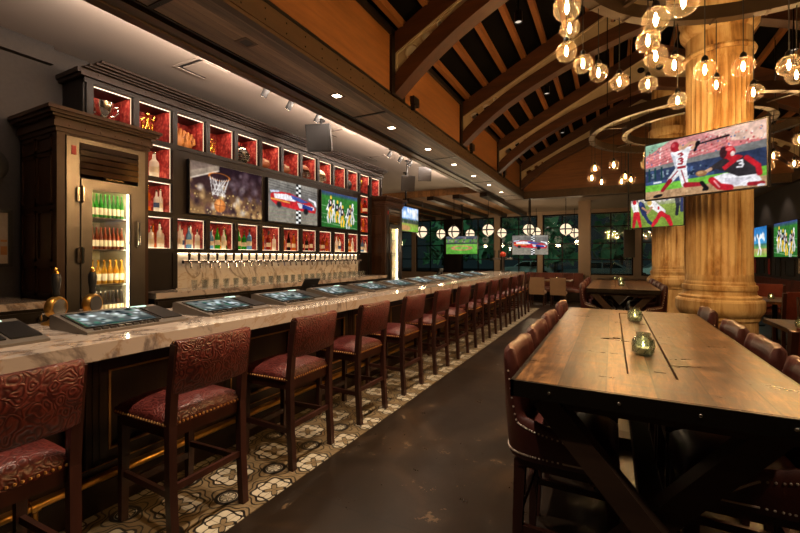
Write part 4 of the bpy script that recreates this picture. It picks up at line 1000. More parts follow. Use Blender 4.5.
cname = {'clear': 'clear', 'amber': 'amber', 'green': 'green', 'brown': 'brown', 'dark': 'dark', 'blue': 'pale blue', 'red': 'red', 'yellow': 'golden'}
plan = {('c', 1, 2.41): [0], ('c', 1, 2.02): [1, 4, 2, 0], ('c', 1, 1.60): [0, 1, 0, 4, 0, 0], ('c', 11, 2.41): [4, 1, 8], ('c', 11, 2.02): [8, 1, 4, 5], ('c', 11, 1.60): [0, 0, 7, 1, 0],
        ('l', 2, 1.6): [0, 2, 7, 0, 0], ('l', 3, 1.6): [7, 0, 3, 9, 0, 3], ('l', 4, 1.6): [3, 0, 3, 7, 7, 0], ('l', 5, 1.6): [4, 7, 8, 1, 0], ('l', 6, 1.6): [4, 0, 6, 8, 1], ('l', 7, 1.6): [8, 5, 6, 4, 8],
        ('l', 8, 1.6): [8, 1, 5, 8, 4], ('l', 9, 1.6): [0, 9, 0, 1, 2, 9], ('l', 10, 1.6): [9, 0, 1, 0, 0, 4]}
where = {('c', 1, 2.41): 'the top niche beside the cooler', ('c', 1, 2.02): 'the middle niche beside the cooler', ('c', 1, 1.60): 'the lowest niche beside the cooler',
         ('c', 11, 2.41): 'the top niche behind the black pipe', ('c', 11, 2.02): 'the middle niche behind the black pipe', ('c', 11, 1.60): 'the lowest niche behind the black pipe'}
rb = random.Random(5)
for (kind, k, z), ids in plan.items():
    wh = where.get((kind, k, z), f'the {ORD(k-1)} lit niche below the televisions'); n = len(ids)
    for j, q in enumerate(ids):
        col, lab, cap = spec[q]; sq = (q+j+k) % 3 == 0
        h = .25+.025*((q*3+k+j) % 3); r = .029+.004*(q % 2)
        if (kind, z) == ('c', 2.41): h, r = .29, .05
        x = -4.668-.06*(j % 2); y = NY(k)+.062+(.295)*(j+.5)/n+.01*(j % 2) if n > 1 else NY(k)+.22
        bottle('squat' if sq else 'spirit', col, lab, cap, h, r, (x, y, z+.0065), f'{cname[col]} spirit bottle, {ORD(j+1)} from left in {wh}' if n > 1 else f'{cname[col]} spirit bottle alone in {wh}', 'spirit bottles in the back bar niches')

# trophies and sports pieces in the upper row
def cup(y, z, s, mat, label, cat='trophy', x=-4.75):
    t = thing('trophy_cup', label, cat, (x, y, z), 0, 'trophies in the upper niches')
    G().lathe([(.055*s, 0), (.055*s, .03*s), (.04*s, .04*s), (.015*s, .06*s), (.012*s, .10*s), (.03*s, .12*s), (.075*s, .17*s), (.095*s, .24*s), (.1*s, .28*s), (.09*s, .28*s)], 20).make('bowl', mat, t)
    for q in (-1, 1): G().tube([(0, q*.085*s, .26*s), (0, q*.135*s, .27*s), (0, q*.145*s, .22*s), (0, q*.11*s, .17*s), (0, q*.07*s, .16*s)], .009*s, 8).make('handle', mat, t)
    G().box(-.06*s, .06*s, -.06*s, .06*s, 0, .025*s).make('plinth', 'black', t)
def figure_trophy(y, z, s, label, x=-4.75):
    t = thing('figurine_trophy', label, 'trophy', (x, y, z), 0, 'trophies in the upper niches')
    G().box(-.05*s, .05*s, -.07*s, .07*s, 0, .06*s).box(-.035*s, .035*s, -.05*s, .05*s, .06*s, .08*s).make('plinth', 'black', t)
    g = G(); g.tube([(0, -.03*s, .08*s), (0, -.02*s, .15*s), (0, 0, .2*s), (0, .0, .27*s)], .02*s, 10, 0, False, [.014*s, .018*s, .022*s, .028*s]); g.tube([(0, .035*s, .08*s), (0, .02*s, .15*s), (0, 0, .2*s)], .018*s, 10, 0, False, [.014*s, .018*s, .022*s])
    g.ball((0, 0, .315*s), .026*s, 12, 8); g.tube([(0, .02*s, .27*s), (0, .07*s, .25*s), (0, .08*s, .31*s)], .011*s, 8); g.tube([(0, -.02*s, .27*s), (0, -.07*s, .24*s), (0, -.05*s, .2*s)], .011*s, 8)
    g.make('figure', 'gold', t)
    for q in (-1, 1): G().lathe([(.012*s, .06*s), (.012*s, .16*s), (.018*s, .18*s), (.0*s+.004, .2*s)], 10, (0, q*.055*s, .02*s)).make('spire', 'gold', t)
def glove(y, z, label, rot, x=-4.76):
    t = thing('baseball_glove', label, 'baseball glove', (x, y, z), rot, 'sports pieces in the upper niches')
    G().ball((0, 0, .10), .09, 16, 10, (.4, .95, 1.05)).make('palm', 'tan_leather', t)
    for i in range(4): G().tube([(0, -.055+i*.036, .12), (.015, -.07+i*.046, .20), (.03, -.07+i*.046, .255-.012*abs(i-1.5))], .02, 10, 0, False, [.02, .022, .013]).make('finger', 'tan_leather', t)
    G().tube([(0, .06, .06), (.02, .105, .12), (.03, .10, .18)], .02, 10, 0, False, [.026, .024, .015]).make('thumb', 'tan_leather', t)
    G().holed([(.02, .05, .14), (.02, .1, .15), (.035, .098, .20), (.02, .07, .2)], [], (.006, 0, 0)).make('webbing', 'ball_leather', t)
def helmet(y, z, shell, label, x=-4.75):
    t = thing('football_helmet', label, 'helmet', (x, y, z), 0, 'sports pieces in the upper niches')
    g = G(); bm = g.bm
    bmesh.ops.create_uvsphere(bm, u_segments=24, v_segments=16, radius=.13, matrix=Matrix.Translation((0, 0, .135)))
    kill = [v for v in bm.verts if v.co.z < .035 or (v.co.x > .055 and v.co.z < .15 and abs(v.co.y) < .11)]
    bmesh.ops.delete(bm, geom=kill, context='VERTS'); bmesh.ops.solidify(bm, geom=bm.faces[:], thickness=.008)
    g.make('shell', shell, t)
    g = G()
    for zz in (.05, .08, .11): g.tube([(.05, -.11, zz+.02), (.13, -.06, zz), (.15, 0, zz), (.13, .06, zz), (.05, .11, zz+.02)], .006, 8)
    for q in (-.03, .03): g.tube([(.145, q, .05), (.146, q, .12)], .006, 8)
    g.make('face_mask', 'silver', t); G().tube([(-.11, 0, .21), (0, 0, .268), (.09, 0, .235)], .008, 6).make('stripe', 'black', t)
def football(y, z, label, x=-4.76):
    t = thing('football', label, 'football', (x, y, z), 0, 'sports pieces in the upper niches')
    G().lathe([(.004, -.14), (.04, -.115), (.07, -.07), (.085, 0), (.07, .07), (.04, .115), (.004, .14)], 20, (0, 0, .105), 0, 'Y').make('ball', 'ball_leather', t)
    g = G()
    for i in range(5): g.box(.078, .09, -.04+i*.018, -.034+i*.018, .125, .15)
    g.make('laces', 'cream', t); G().lathe([(.05, 0), (.05, .012), (.03, .03)], 14).make('stand', 'black', t)
U = lambda k: NY(k)+.19
Z0 = 2.8305
cup(U(0)-.02, Z0, 1.05, 'silver', 'two handled silver cup in the first upper niche above the cooler')
figure_trophy(U(1), Z0, 1.0, 'tall gold figurine trophy in the second upper niche')
glove(U(2)-.095, Z0, 'tan baseball glove on the left in the third upper niche', .0, -4.72); glove(U(2)+.055, Z0, 'tan baseball glove on the right in the third upper niche', 0, -4.79)
figure_trophy(U(3)-.03, Z0, .75, 'short gold figurine trophy in the fourth upper niche')
helmet(U(4), Z0, 'silver', 'silver football helmet in the fifth upper niche')
football(U(5), Z0, 'brown football in the sixth upper niche'); football(U(6), Z0, 'brown football in the seventh upper niche')
helmet(U(7), Z0, 'ball_leather', 'brown football helmet in the eighth upper niche')
helmet(U(8), Z0, 'cream', 'white football helmet in the ninth upper niche')
cup(U(9)-.03, Z0, .8, 'gold', 'small gold cup in the tenth upper niche')
t = thing('bowling_ball', 'black ball in the eleventh upper niche', 'ball', (-4.75, U(10), Z0), 0, 'sports pieces in the upper niches'); G().ball((0, 0, .125), .11, 20, 14).make('ball', 'black', t); G().lathe([(.06, 0), (.05, .02), (.045, .025)], 16).make('stand', 'gold', t)
cup(U(11), Z0, 1.0, 'gold', 'gold cup in the twelfth upper niche'); figure_trophy(U(12), Z0, .85, 'gold figurine trophy in the last upper niche')

# back counters, splash, taps, glasses
def back_counter(y0, y1, xf, label):
    t = thing('back_counter', label, 'counter', (-4.6, (y0+y1)/2, 0), 0, 'back bar counters')
    at(G().box(-4.99, xf-.03, y0, y1, .08, 1.06), 'cabinet', 'dark_wood', t)
    g = G(); n = max(1, int((y1-y0)/.6)); d = (y1-y0)/n
    for i in range(n): at(G().frame_yz(xf-.03, xf-.012, y0+i*d+.02, y0+(i+1)*d-.02, .12, 1.03, .05), 'door_frame', 'dark_wood', t)
    at(G().box(-4.99, xf, y0, y1, 1.06, 1.12), 'marble_top', 'marble', t, bev=.008)
back_counter(-2.3, 1.70, -4.32, 'marble topped back counter left of the lit cooler')
back_counter(2.56, 7.45, -4.2, 'long marble topped back counter under the draught taps')
g = G().box(-4.62, -4.60, NY(2), NY(11)-.06, 1.121, 1.55); struct(g.make('wall_splash', 'marble_white'), 'white marble splashback behind the taps')
o = G().box(-4.60, -4.57, NY(2)+.02, NY(11)-.08, 1.54, 1.546).make('led_bar', 'led_under'); tag(o, 'thin lit strip above the draught taps', 'light strip')
t = thing('tap_rail', 'long steel draught rail carrying a row of dark tap handles', 'tap rail', (-4.52, 3.1, 1.44))
at(G().tube([(-4.50, NY(2)+.02, 1.44), (-4.50, NY(11)-.1, 1.44)], .022, 10), 'pipe', 'chrome', t)
for i in range(29):
    y = 3.12+.129*i
    at(G().tube([(-4.60, y, 1.44), (-4.47, y, 1.44), (-4.435, y, 1.42), (-4.43, y, 1.365)], .012, 8), 'faucet', 'chrome', t)
    at(G().tube([(-4.475, y, 1.455), (-4.472, y, 1.48), (-4.468, y, 1.545)], .012, 8, 0, False, [.009, .013, .018]), 'handle', 'dark_wood', t)
GP = {}
def pint(loc, label):
    if 'g' not in GP:
        GP['g'] = G().lathe([(.024, 0), (.027, .002), (.036, .105), (.033, .105), (.024, .012)], 12).make('pint_glass', 'clear'); o = GP['g']
    else: o = dup(GP['g'])
    o.location = loc; return tag(o, label, 'glass', 'pint glasses under the draught taps')
for i in range(49):
    pint((-4.42+.08*(i % 2), 3.15+.0765*i, 1.1205), f'clear pint glass, {ORD(i+1)} from the cooler in the row under the taps')

# ------------------------------------------------------------------ coolers
def cooler(dy, label, group='glass door coolers'):
    t = thing('cooler', label, 'cooler', (-4.6, 2.13+dy, 0), 0, group)
    X = -4.28
    def a(g, n, m, p=None, **k):
        o = g.make(n, m, None, **k)
        if p is None: o.parent = t
        else: o.parent = p
        o.location = (0, 0, 0); o.matrix_parent_inverse = Matrix.Translation((-4.6, 2.13, 0)).inverted() if p is None else Matrix()
        return o
    y0, y1 = 1.74, 2.525
    g = G(); g.box(-4.98, X, y0, y0+.06, .0, 2.62); g.box(-4.98, X, y1-.035, y1, .0, 2.62); g.box(-4.98, X, y0+.06, y1-.035, 2.585, 2.62); g.box(-4.98, -4.93, y0, y1, 0, 2.6)
    for z0, z1 in ((1.15, 1.42), (1.46, 1.92), (1.96, 2.42), (2.44, 2.58)):   # raised frames on the near side panel
        for q0, q1 in ((-4.93, -4.66), (-4.63, -4.36)):
            g.box(q0, q0+.025, y0-.012, y0, z0, z1); g.box(q1-.025, q1, y0-.012, y0, z0, z1); g.box(q0, q1, y0-.012, y0, z0, z0+.025); g.box(q0, q1, y0-.012, y0, z1-.025, z1)
    a(g, 'surround', 'cab_wood')
    g = G()
    for d, z0, z1 in ((.012, 2.60, 2.64), (.03, 2.64, 2.69), (.02, 2.69, 2.72), (.05, 2.72, 2.742), (.075, 2.742, 2.77), (.095, 2.77, 2.80)): g.box(-4.55, X+d, y0-d, y1+d, z0, z1); g.box(-4.98, -4.55, y0-(d if dy == 0 else 0), y1+(0 if dy == 0 else d), z0, z1)
    for i in range(6): g.ball((X+.03, y0+.08+i*.125, 2.665), .008, 6, 4)
    a(g, 'crown', 'cab_wood')
    s0, s1 = 1.81, 2.49
    g = G(); g.box(-4.92, X+.005, s0, s0+.10, .1, 2.58); g.box(-4.92, X+.005, s1-.07, s1, .1, 2.58); g.box(-4.92, X+.005, s0+.10, s1-.07, 2.54, 2.58); g.box(-4.92, X+.005, s0+.1, s1-.07, .1, .3)
    a(g, 'steel_body', 'steel')
    g = G()
    for i in range(5):
        z = 2.255+i*.058; g.hexa([(X-.05, s0+.1, z+.02), (X+.015, s0+.1, z), (X+.015, s1-.07, z), (X-.05, s1-.07, z+.02), (X-.05, s0+.1, z+.06), (X+.008, s0+.1, z+.05), (X+.008, s1-.07, z+.05), (X-.05, s1-.07, z+.06)])
    gr = a(g, 'louvre_grille', 'chrome')
    a(G().tube([(X+.02, 2.12+.012*i, 2.238+.008*math.sin(i*1.9)) for i in range(14)], .003, 6), 'script_badge', 'brass')
    a(G().box(X+.005, X+.012, s0+.035, s0+.07, 2.42, 2.50), 'red_tag', 'red_label')
    d0, d1 = s0+.105, s1-.06
    g = G().frame_yz(X-.01, X+.02, d0, d1, .3, 2.215, .085); g.frame_yz(X-.012, X+.012, d0+.08, d1-.08, .38, 2.135, .012)
    dr = a(g, 'door', 'steel', bev=.003)
    a(G().box(X-.002, X+.002, d0+.08, d1-.08, .39, 2.13), 'glass_pane', 'door_glass')
    a(G().tube([(X+.02, d1-.03, 1.60), (X+.06, d1-.03, 1.62), (X+.06, d1-.03, 1.84), (X+.02, d1-.03, 1.86)], .011, 8), 'door_handle', 'chrome')
    for z in (1.45, 2.0): a(G().box(X+.006, X+.035, d0-.035, d0+.02, z, z+.13).tube([(X+.038, d0-.004, z-.01), (X+.038, d0-.004, z+.14)], .012, 8), 'hinge', 'chrome')
    g = G(); i0, i1 = s0+.15, s1-.115
    g.box(-4.92, -4.90, i0, i1, .3, 2.2); g.box(-4.90, X-.04, i0-.004, i0, .3, 2.2); g.box(-4.90, X-.04, i1, i1+.004, .3, 2.2); g.box(-4.90, X-.04, i0, i1, 2.19, 2.20)
    for y in (i0+.2, i1-.2): g.box(-4.90, -4.885, y-.01, y+.01, .3, 2.15)
    a(g, 'interior', 'cream')
    for z in (1.88, 1.575, 1.235, .93): a(G().box(-4.88, X-.06, i0+.005, i1-.005, z-.012, z), 'shelf', 'steel')
    a(G().tube([(X-.03, i1-.032, .45), (X-.03, i1-.032, 2.14)], .009, 8), 'light_tube', 'led_hot'); a(G().tube([(X-.035, i0+.018, .45), (X-.035, i0+.018, 2.14)], .006, 8), 'light_tube', 'led_hot')
    a(G().tube([(X-.05, i0+.03, 2.175), (X-.05, i1-.03, 2.175)], .007, 8), 'light_tube', 'led_hot')
    return t
cooler(0, 'tall glass door beer cooler in a brown crowned cabinet, left of the red niches')
cooler(5.76, 'far glass door cooler past the last red niches')
i0, i1 = 1.81+.15, 2.49-.115
rows = [(1.88, 'green', 'cream_label', 'green', 8, .235, 'green beer bottle', 'top'), (1.575, 'brown', 'cream_label', 'red', 8, .215, 'brown beer bottle', 'second'),
        (1.235, 'yellow', 'cream_label', 'yellow', 6, .235, 'golden beer bottle', 'third'), (.93, 'dark', 'cream_label', 'clear', 8, .235, 'dark beer bottle', 'lowest')]
caps = {'green': plain('green_cap', rgb(70, 160, 50), .35), 'red': 'red_label', 'yellow': 'gold', 'clear': 'silver'}
for z, colr, lab, cp, n, h, nm, sname in rows:
    for j in range(n):
        y = 2.085+.265*j/(n-1)
        bottle('beer', colr, lab, caps[cp], h, .0182 if n == 8 else .024, (-4.44, y, z+.0005), f'{nm}, {ORD(j+1)} from left on the {sname} shelf of the near cooler', 'beer bottles in the near cooler')
for z, colr, nm in ((1.88, 'green', 'green'), (1.575, 'brown', 'brown'), (1.235, 'yellow', 'golden')):
    for j in range(5): bottle('beer', colr, 'cream_label', caps['yellow'], .23, .024, (-4.44, i0+5.76+.05+.072*j, z+.0005), f'{nm} bottle, {ORD(j+1)} from left in the far cooler', 'bottles in the far cooler')

# pictures on the left wall
t = thing('framed_picture', 'black framed print on the wallpapered wall left of the cooler', 'picture', (-5.0, 1.42, 1.67))
at(G().frame_yz(-5.0, -4.97, 1.15, 1.68, 1.41, 1.94, .03), 'frame', 'black', t); at(G().box(-4.998, -4.985, 1.17, 1.66, 1.43, 1.92), 'print', 'paper', t); at(G().box(-4.985, -4.983, 1.60, 1.645, 1.52, 1.60).box(-4.985, -4.983, 1.60, 1.645, 1.64, 1.66), 'printed_mark', 'tan_leather', t)
t = thing('round_plaque', 'round black framed plaque high on the wallpapered wall', 'plaque', (-5.0, 1.49, 2.34))
at(G().lathe([(.12, 0), (.165, .0), (.165, .03), (.125, .035)], 28, (-5.0, 1.49, 2.34), 0, 'X'), 'rim', 'black', t); at(G().lathe([(.11, 0), (.122, .0), (.122, .012), (.11, .014)], 28, (-4.999, 1.49, 2.34), 0, 'X'), 'face', 'dark_grey', t)

# ------------------------------------------------------------------ bar stools
def make_stool():
    t = thing('bar_stool', 'red leather bar stool', 'bar stool', (0, 0, 0), 0, 'bar stools along the bar')
    # guest faces local +Y (the bar); back at -Y. width along x. seat .50 wide
    hw = .225
    G().cushion(-.24, .24, -.20, .28, .615, .69, .03).make('seat', 'stool_leather', t)
    s = t.children[0]
    g = G()
    for i in range(20):
        x = -.225+.45*i/19
        g.ball((x, -.202, .630), .007, 6, 4); g.ball((x, .282, .630), .007, 6, 4)
        y = -.19+.45*i/19
        g.ball((-.241, y, .630), .007, 6, 4); g.ball((.241, y, .630), .007, 6, 4)
    g.make('nailhead_trim', 'nail', s)
    g = G(); g.box(-.215, .215, -.195, -.165, .555, .618); g.box(-.215, .215, .225, .255, .555, .618); g.box(-.225, -.195, -.19, .25, .555, .618); g.box(.195, .225, -.19, .25, .555, .618)
    g.make('apron', 'stool_wood', t, bev=.003)
    for q in (-1, 1):
        g = G(); x = q*hw
        P = [(x, -.225, 0), (x, -.205, .30), (x, -.20, .62), (x, -.215, .80), (x, -.25, 1.05)]
        for a, b in zip(P, P[1:]): g.beam(a, (b[0], b[1], b[2]+.001), .042, .042, 0, (0, 1, 0))
        bmesh.ops.remove_doubles(g.bm, verts=g.bm.verts[:], dist=.004)
        g.make('leg', 'stool_wood', t)
        G().beam((q*.205, .255, 0), (q*.205, .245, .60), .036, .036, 0, (0, 1, 0), .046, .046).make('leg', 'stool_wood', t, bev=.003)
        G().beam((x, -.20, .27), (q*.205, .25, .27), .022, .034).make('stretcher', 'stool_wood', t, bev=.003)
    G().beam((-.205, .25, .20), (.205, .25, .20), .03, .04).make('stretcher', 'stool_wood', t, bev=.003); G().beam((-hw, -.205, .30), (hw, -.205, .30), .022, .034).make('stretcher', 'stool_wood', t, bev=.003)
    # curved back pad
    g = G(); A, B = [], []
    n = 12
    rows_ = []
    for z, th, yy in ((.785, .016, -.207), (.80, .028, -.209), (.93, .031, -.226), (1.052, .028, -.247), (1.07, .014, -.25)):
        rows_.append((z, th, yy))
    def pt(i, z, y): u = -1+2*i/n; return (u*(hw+.010), y-.022*(1-u*u), z)
    grid_f = [[g.bm.verts.new(pt(i, z, yy+th)) for i in range(n+1)] for z, th, yy in rows_]
    grid_b = [[g.bm.verts.new(pt(i, z, yy-th)) for i in range(n+1)] for z, th, yy in rows_]
    for r in range(len(rows_)-1):
        for i in range(n):
            g.bm.faces.new((grid_f[r][i], grid_f[r][i+1], grid_f[r+1][i+1], grid_f[r+1][i])); g.bm.faces.new((grid_b[r][i+1], grid_b[r][i], grid_b[r+1][i], grid_b[r+1][i+1]))
        for i, flip in ((0, 1), (n, 0)):
            f = [grid_b[r][i], grid_f[r][i], grid_f[r+1][i], grid_b[r+1][i]]; g.bm.faces.new(f if flip else f[::-1])
    for i in range(n):
        g.bm.faces.new((grid_f[-1][i], grid_f[-1][i+1], grid_b[-1][i+1], grid_b[-1][i])); g.bm.faces.new((grid_b[0][i], grid_b[0][i+1], grid_f[0][i+1], grid_f[0][i]))
    b = g.make('backrest', 'stool_leather', t)
    g = G()
    for i in range(15):
        u = -1+2*i/14; p = pt((u+1)/2*n, 1.062, -.245); g.ball(p, .005, 6, 4)
    g.make('nailhead_trim', 'nail', b)
    return t
proto = make_stool()
for i in range(13):
    yc = .652+.87*i
    o = proto if i == 0 else dup(proto)
    o.location = (-2.215, yc, .004); o.rotation_euler = (0, 0, PI/2+random.Random(i+4).uniform(-.02, .03))
    o['label'] = ('dark framed red leather bar stool nearest the camera, cut by the left picture edge' if i == 0 else
                  'dark framed red leather bar stool farthest from the camera' if i == 12 else f'dark framed red leather bar stool, {ORD(i+1)} along the bar from the camera')

# ------------------------------------------------------------------ tub chairs
def make_tub():
    t = thing('tub_chair', 'maroon tub chair', 'bar chair', (0, 0, 0), 0, 'leather tub chairs at the communal tables')
    # faces +Y, back at -Y
    n = 40; hw = .275; yb = -.27; yf = .10
    path = []
    for i in range(n+1):
        s = -1+2*i/n
        a = s*1.0
        # U path: straight arms then superelliptic back
        L = abs(s)
        if L > .62:
            f = (L-.62)/.38; p = V((math.copysign(hw, s), -.02+f*(yf+.02), 0)); nn = V((math.copysign(1, s), 0, 0))
        else:
            th = s/.62*PI/2; e = .45
            sx, cx = math.sin(th), math.cos(th)
            p = V((hw*math.copysign(abs(sx)**e, sx), -.02+(yb+.02)*abs(cx)**.5, 0)); nn = V((math.copysign(abs(sx)**1.5, sx), -abs(cx)**1.2, 0)).normalized()
        path.append((p, nn, s))
    def top(s):
        L = abs(s); f = min(max((L-.25)/.17, 0), 1); f = f*f*(3-2*f); g_ = min(max((L-.42)/.5, 0), 1); return 1.075-.25*(L/.62)**2*.12-.27*f-.05*g_
    rings = []; g = G()
    for p, nn, s in path:
        zt = top(s); zb = .60; h = zt-zb; lean = .02*min(h/.5, 1)
        pl = .007*abs(math.sin(s*PI*6.5)); back = max(0, 1-abs(s)/.6)
        prof = [(-.004, zb), (0, zb+.02), (lean*.5+.006, zb+h*.45), (lean+.004, zt-.05), (lean+.002, zt-.016), (lean-.018, zt+.002+pl), (lean-.04, zt-.004+pl), (lean-.054-pl*back, zt-.04), (-.05-pl*back, zb+h*.5), (-.05, zb+.04), (-.048, zb)]
        rings.append([g.bm.verts.new((p.x+nn.x*d, p.y+nn.y*d, z)) for d, z in prof])
    for A, B in zip(rings, rings[1:]):
        for k in range(len(A)): g.bm.faces.new((A[k], A[(k+1) % len(A)], B[(k+1) % len(A)], B[k]))
    g.bm.faces.new(rings[0][::-1]); g.bm.faces.new(rings[-1])
    shell = g.make('shell', 'chair_leather', t, smooth=60)
    g = G()
    for i in range(0, 121):
        s = -1+2*i/120; f = (s+1)/2*n; k = min(int(f), n-1); u = f-k
        p = path[k][0].lerp(path[k+1][0], u); nn = path[k][1].lerp(path[k+1][1], u).normalized(); zt = top(s); lean = .02*min((zt-.60)/.5, 1)
        q = p+nn*.001; g.ball((q.x, q.y, .625), .0048, 6, 4)
        if abs(s) > .30: q = p+nn*(lean+.004); g.ball((q.x, q.y, zt-.03), .0048, 6, 4)
    for sg in (-1, 1):
        for i in range(7): g.ball((sg*(hw+.004+.003*i/3), yf-.012, .64+i*.016), .0048, 6, 4)
    g.make('nailhead_trim', 'nail_silver', shell)
    G().cushion(-.215, .215, -.20, .20, .60, .71, .02).make('seat', 'chair_leather', t)
    G().box(-.235, .235, -.21, .20, .555, .605).make('seat_frame', 'stool_wood', t, bev=.004)
    for sx in (-1, 1):
        for sy, yy in ((-1, -.20), (1, .17)):
            G().beam((sx*.225, yy+sy*.02, 0), (sx*.205, yy, .58), .034, .034, 0, (0, 1, 0), .05, .05).make('leg', 'stool_wood', t, bev=.004)
        G().beam((sx*.22, -.205, .27), (sx*.22, .18, .27), .024, .034).make('stretcher', 'stool_wood', t, bev=.003)
    G().beam((-.22, .182, .22), (.22, .182, .22), .03, .034).make('foot_rest', 'stool_wood', t, bev=.003); G().beam((-.22, -.21, .33), (.22, -.21, .33), .024, .034).make('stretcher', 'stool_wood', t, bev=.003)
    return t
tub = make_tub(); used = False
for tb, dy in (('near', 0), ('second', 5.12)):
    for k in range(4):
        for side in (0, 1):
            x = -.170 if side == 0 else .444; rz = -PI/2 if side == 0 else PI/2
            o = tub if not used else dup(tub); used = True
            o.location = (x, (2.11, 2.69, 3.27, 4.075)[k]+dy, 0); o.rotation_euler = (0, 0, rz)
            o['label'] = f'maroon leather tub chair, {ORD(k+1)} along the {"bar" if side == 0 else "column"} side of the {tb} communal table'

# ------------------------------------------------------------------ communal tables
def communal(y0, label):
    x0, x1, y1, zt = -.345, .615, y0+2.52, 1.03
    t = thing('communal_table', label, 'table', (.135, y0+1.26, 0), 0, 'communal plank tables')
    cx = .135
    lx0, lx1, ly = x0-cx, x1-cx, 1.26
    ya, yb_ = -.96, 1.03
    g = G(); px0, px1 = -.075, .085
    g.box(lx0+.012, px0-.007, -ly+.012, ly-.012, zt-.05, zt); g.box(px1+.007, lx1-.012, -ly+.012, ly-.012, zt-.05, zt)
    g.box(px0-.007, px1+.007, -ly+.012, ya-.007, zt-.05, zt); g.box(px0-.007, px1+.007, yb_+.007, ly-.012, zt-.05, zt)
    g.box(lx0+.012, lx1-.012, -ly+.012, ly-.012, zt-.06, zt-.0505)
    g.make('plank_top', 'table_top', t)
    p = G().box(px0, px1, ya, yb_, zt-.05, zt-.002).make('centre_inset', 'table_top', t)
    G().box(.02, .06, ya+.08, ya+.088, zt-.003, zt-.0012).make('finger_slot', 'black', p)
    g = G().frame_yz(0, 0.0001, 0, .001, 0, .001, .0001) if False else G()
    g.box(lx0, lx1, -ly, -ly+.012, zt-.062, zt-.001); g.box(lx0, lx1, ly-.012, ly, zt-.062, zt-.001); g.box(lx0, lx0+.012, -ly, ly, zt-.062, zt-.001); g.box(lx1-.012, lx1, -ly, ly, zt-.062, zt-.001)
    b = g.make('edge_band', 'band', t)
    g = G()
    for i in range(4): g.ball((lx0+.14+i*.227, -ly, zt-.032), .007, 8, 5)
    for i in range(9):
        for x in (lx0, lx1): g.ball((x, -ly+.14+i*.28, zt-.032), .007, 8, 5)
    g.make('rivets', 'silver', b)
    for s in (-1, 1):
        yy = -(ly-.14) if s < 0 else .84
        for d in (-1, 1): G().beam((-d*.37, yy+d*.045, .08), (d*.37, yy+d*.045, .955), .085, .09, 0, (0, 1, 0)).make('cross_leg', 'table_base', t, bev=.006)
        G().box(-.42, .42, yy-.075, yy+.075, 0, .09).make('foot', 'table_base', t, bev=.008); G().box(-.42, .42, yy-.075, yy+.075, .925, .958).make('bearer', 'table_base', t)
    G().box(-.04, .04, -ly+.2, ly-.2, .47, .57).make('stretcher_beam', 'table_base', t, bev=.006)
    return t
communal(1.575, 'long worn plank communal table with dark riveted edge in the foreground')
communal(6.70, 'second worn plank communal table beyond the near one, beside the columns')

def jar(x, y, z, label, s=1.0):
    t = thing('candle_jar', label, 'candle holder', (x, y, z), 0, 'glass candle jars')
    G().lathe([(.034*s, 0), (.042*s, .006*s), (.046*s, .03*s), (.047*s, .05*s), (.044*s, .07*s), (.03*s, .088*s), (.032*s, .105*s), (.029*s, .105*s), (.027*s, .088*s), (.04*s, .068*s), (.042*s, .012*s)], 20, rfun=lambda a, q: 1+.03*math.cos(8*a)).make('glass', 'jar', t)
    G().lathe([(.028*s, .013*s), (.028*s, .035*s), (.02*s, .036*s)], 14).make('candle', 'wax', t); G().lathe([(.002, .038*s), (.006*s, .048*s), (.001, .064*s)], 8).make('flame', 'flame', t)
    g = G()
    for k in range(8):
        a = k*PI/4; g.tube([(.045*s*math.cos(a), .045*s*math.sin(a), .015*s), (.049*s*math.cos(a+.5), .049*s*math.sin(a+.5), .045*s), (.044*s*math.cos(a+1), .044*s*math.sin(a+1), .075*s)], .003*s, 5)
    g.make('twisted_ribs', 'jar', t)
jar(.135, 2.28, 1.028, 'ribbed green glass candle jar nearer the camera on the near communal table'); jar(.15, 3.43, 1.028, 'ribbed green glass candle jar on the far end of the near communal table')
jar(.14, 7.5, 1.028, 'ribbed green glass candle jar nearer the camera on the second communal table'); jar(.15, 8.7, 1.028, 'ribbed green glass candle jar on the far end of the second communal table')

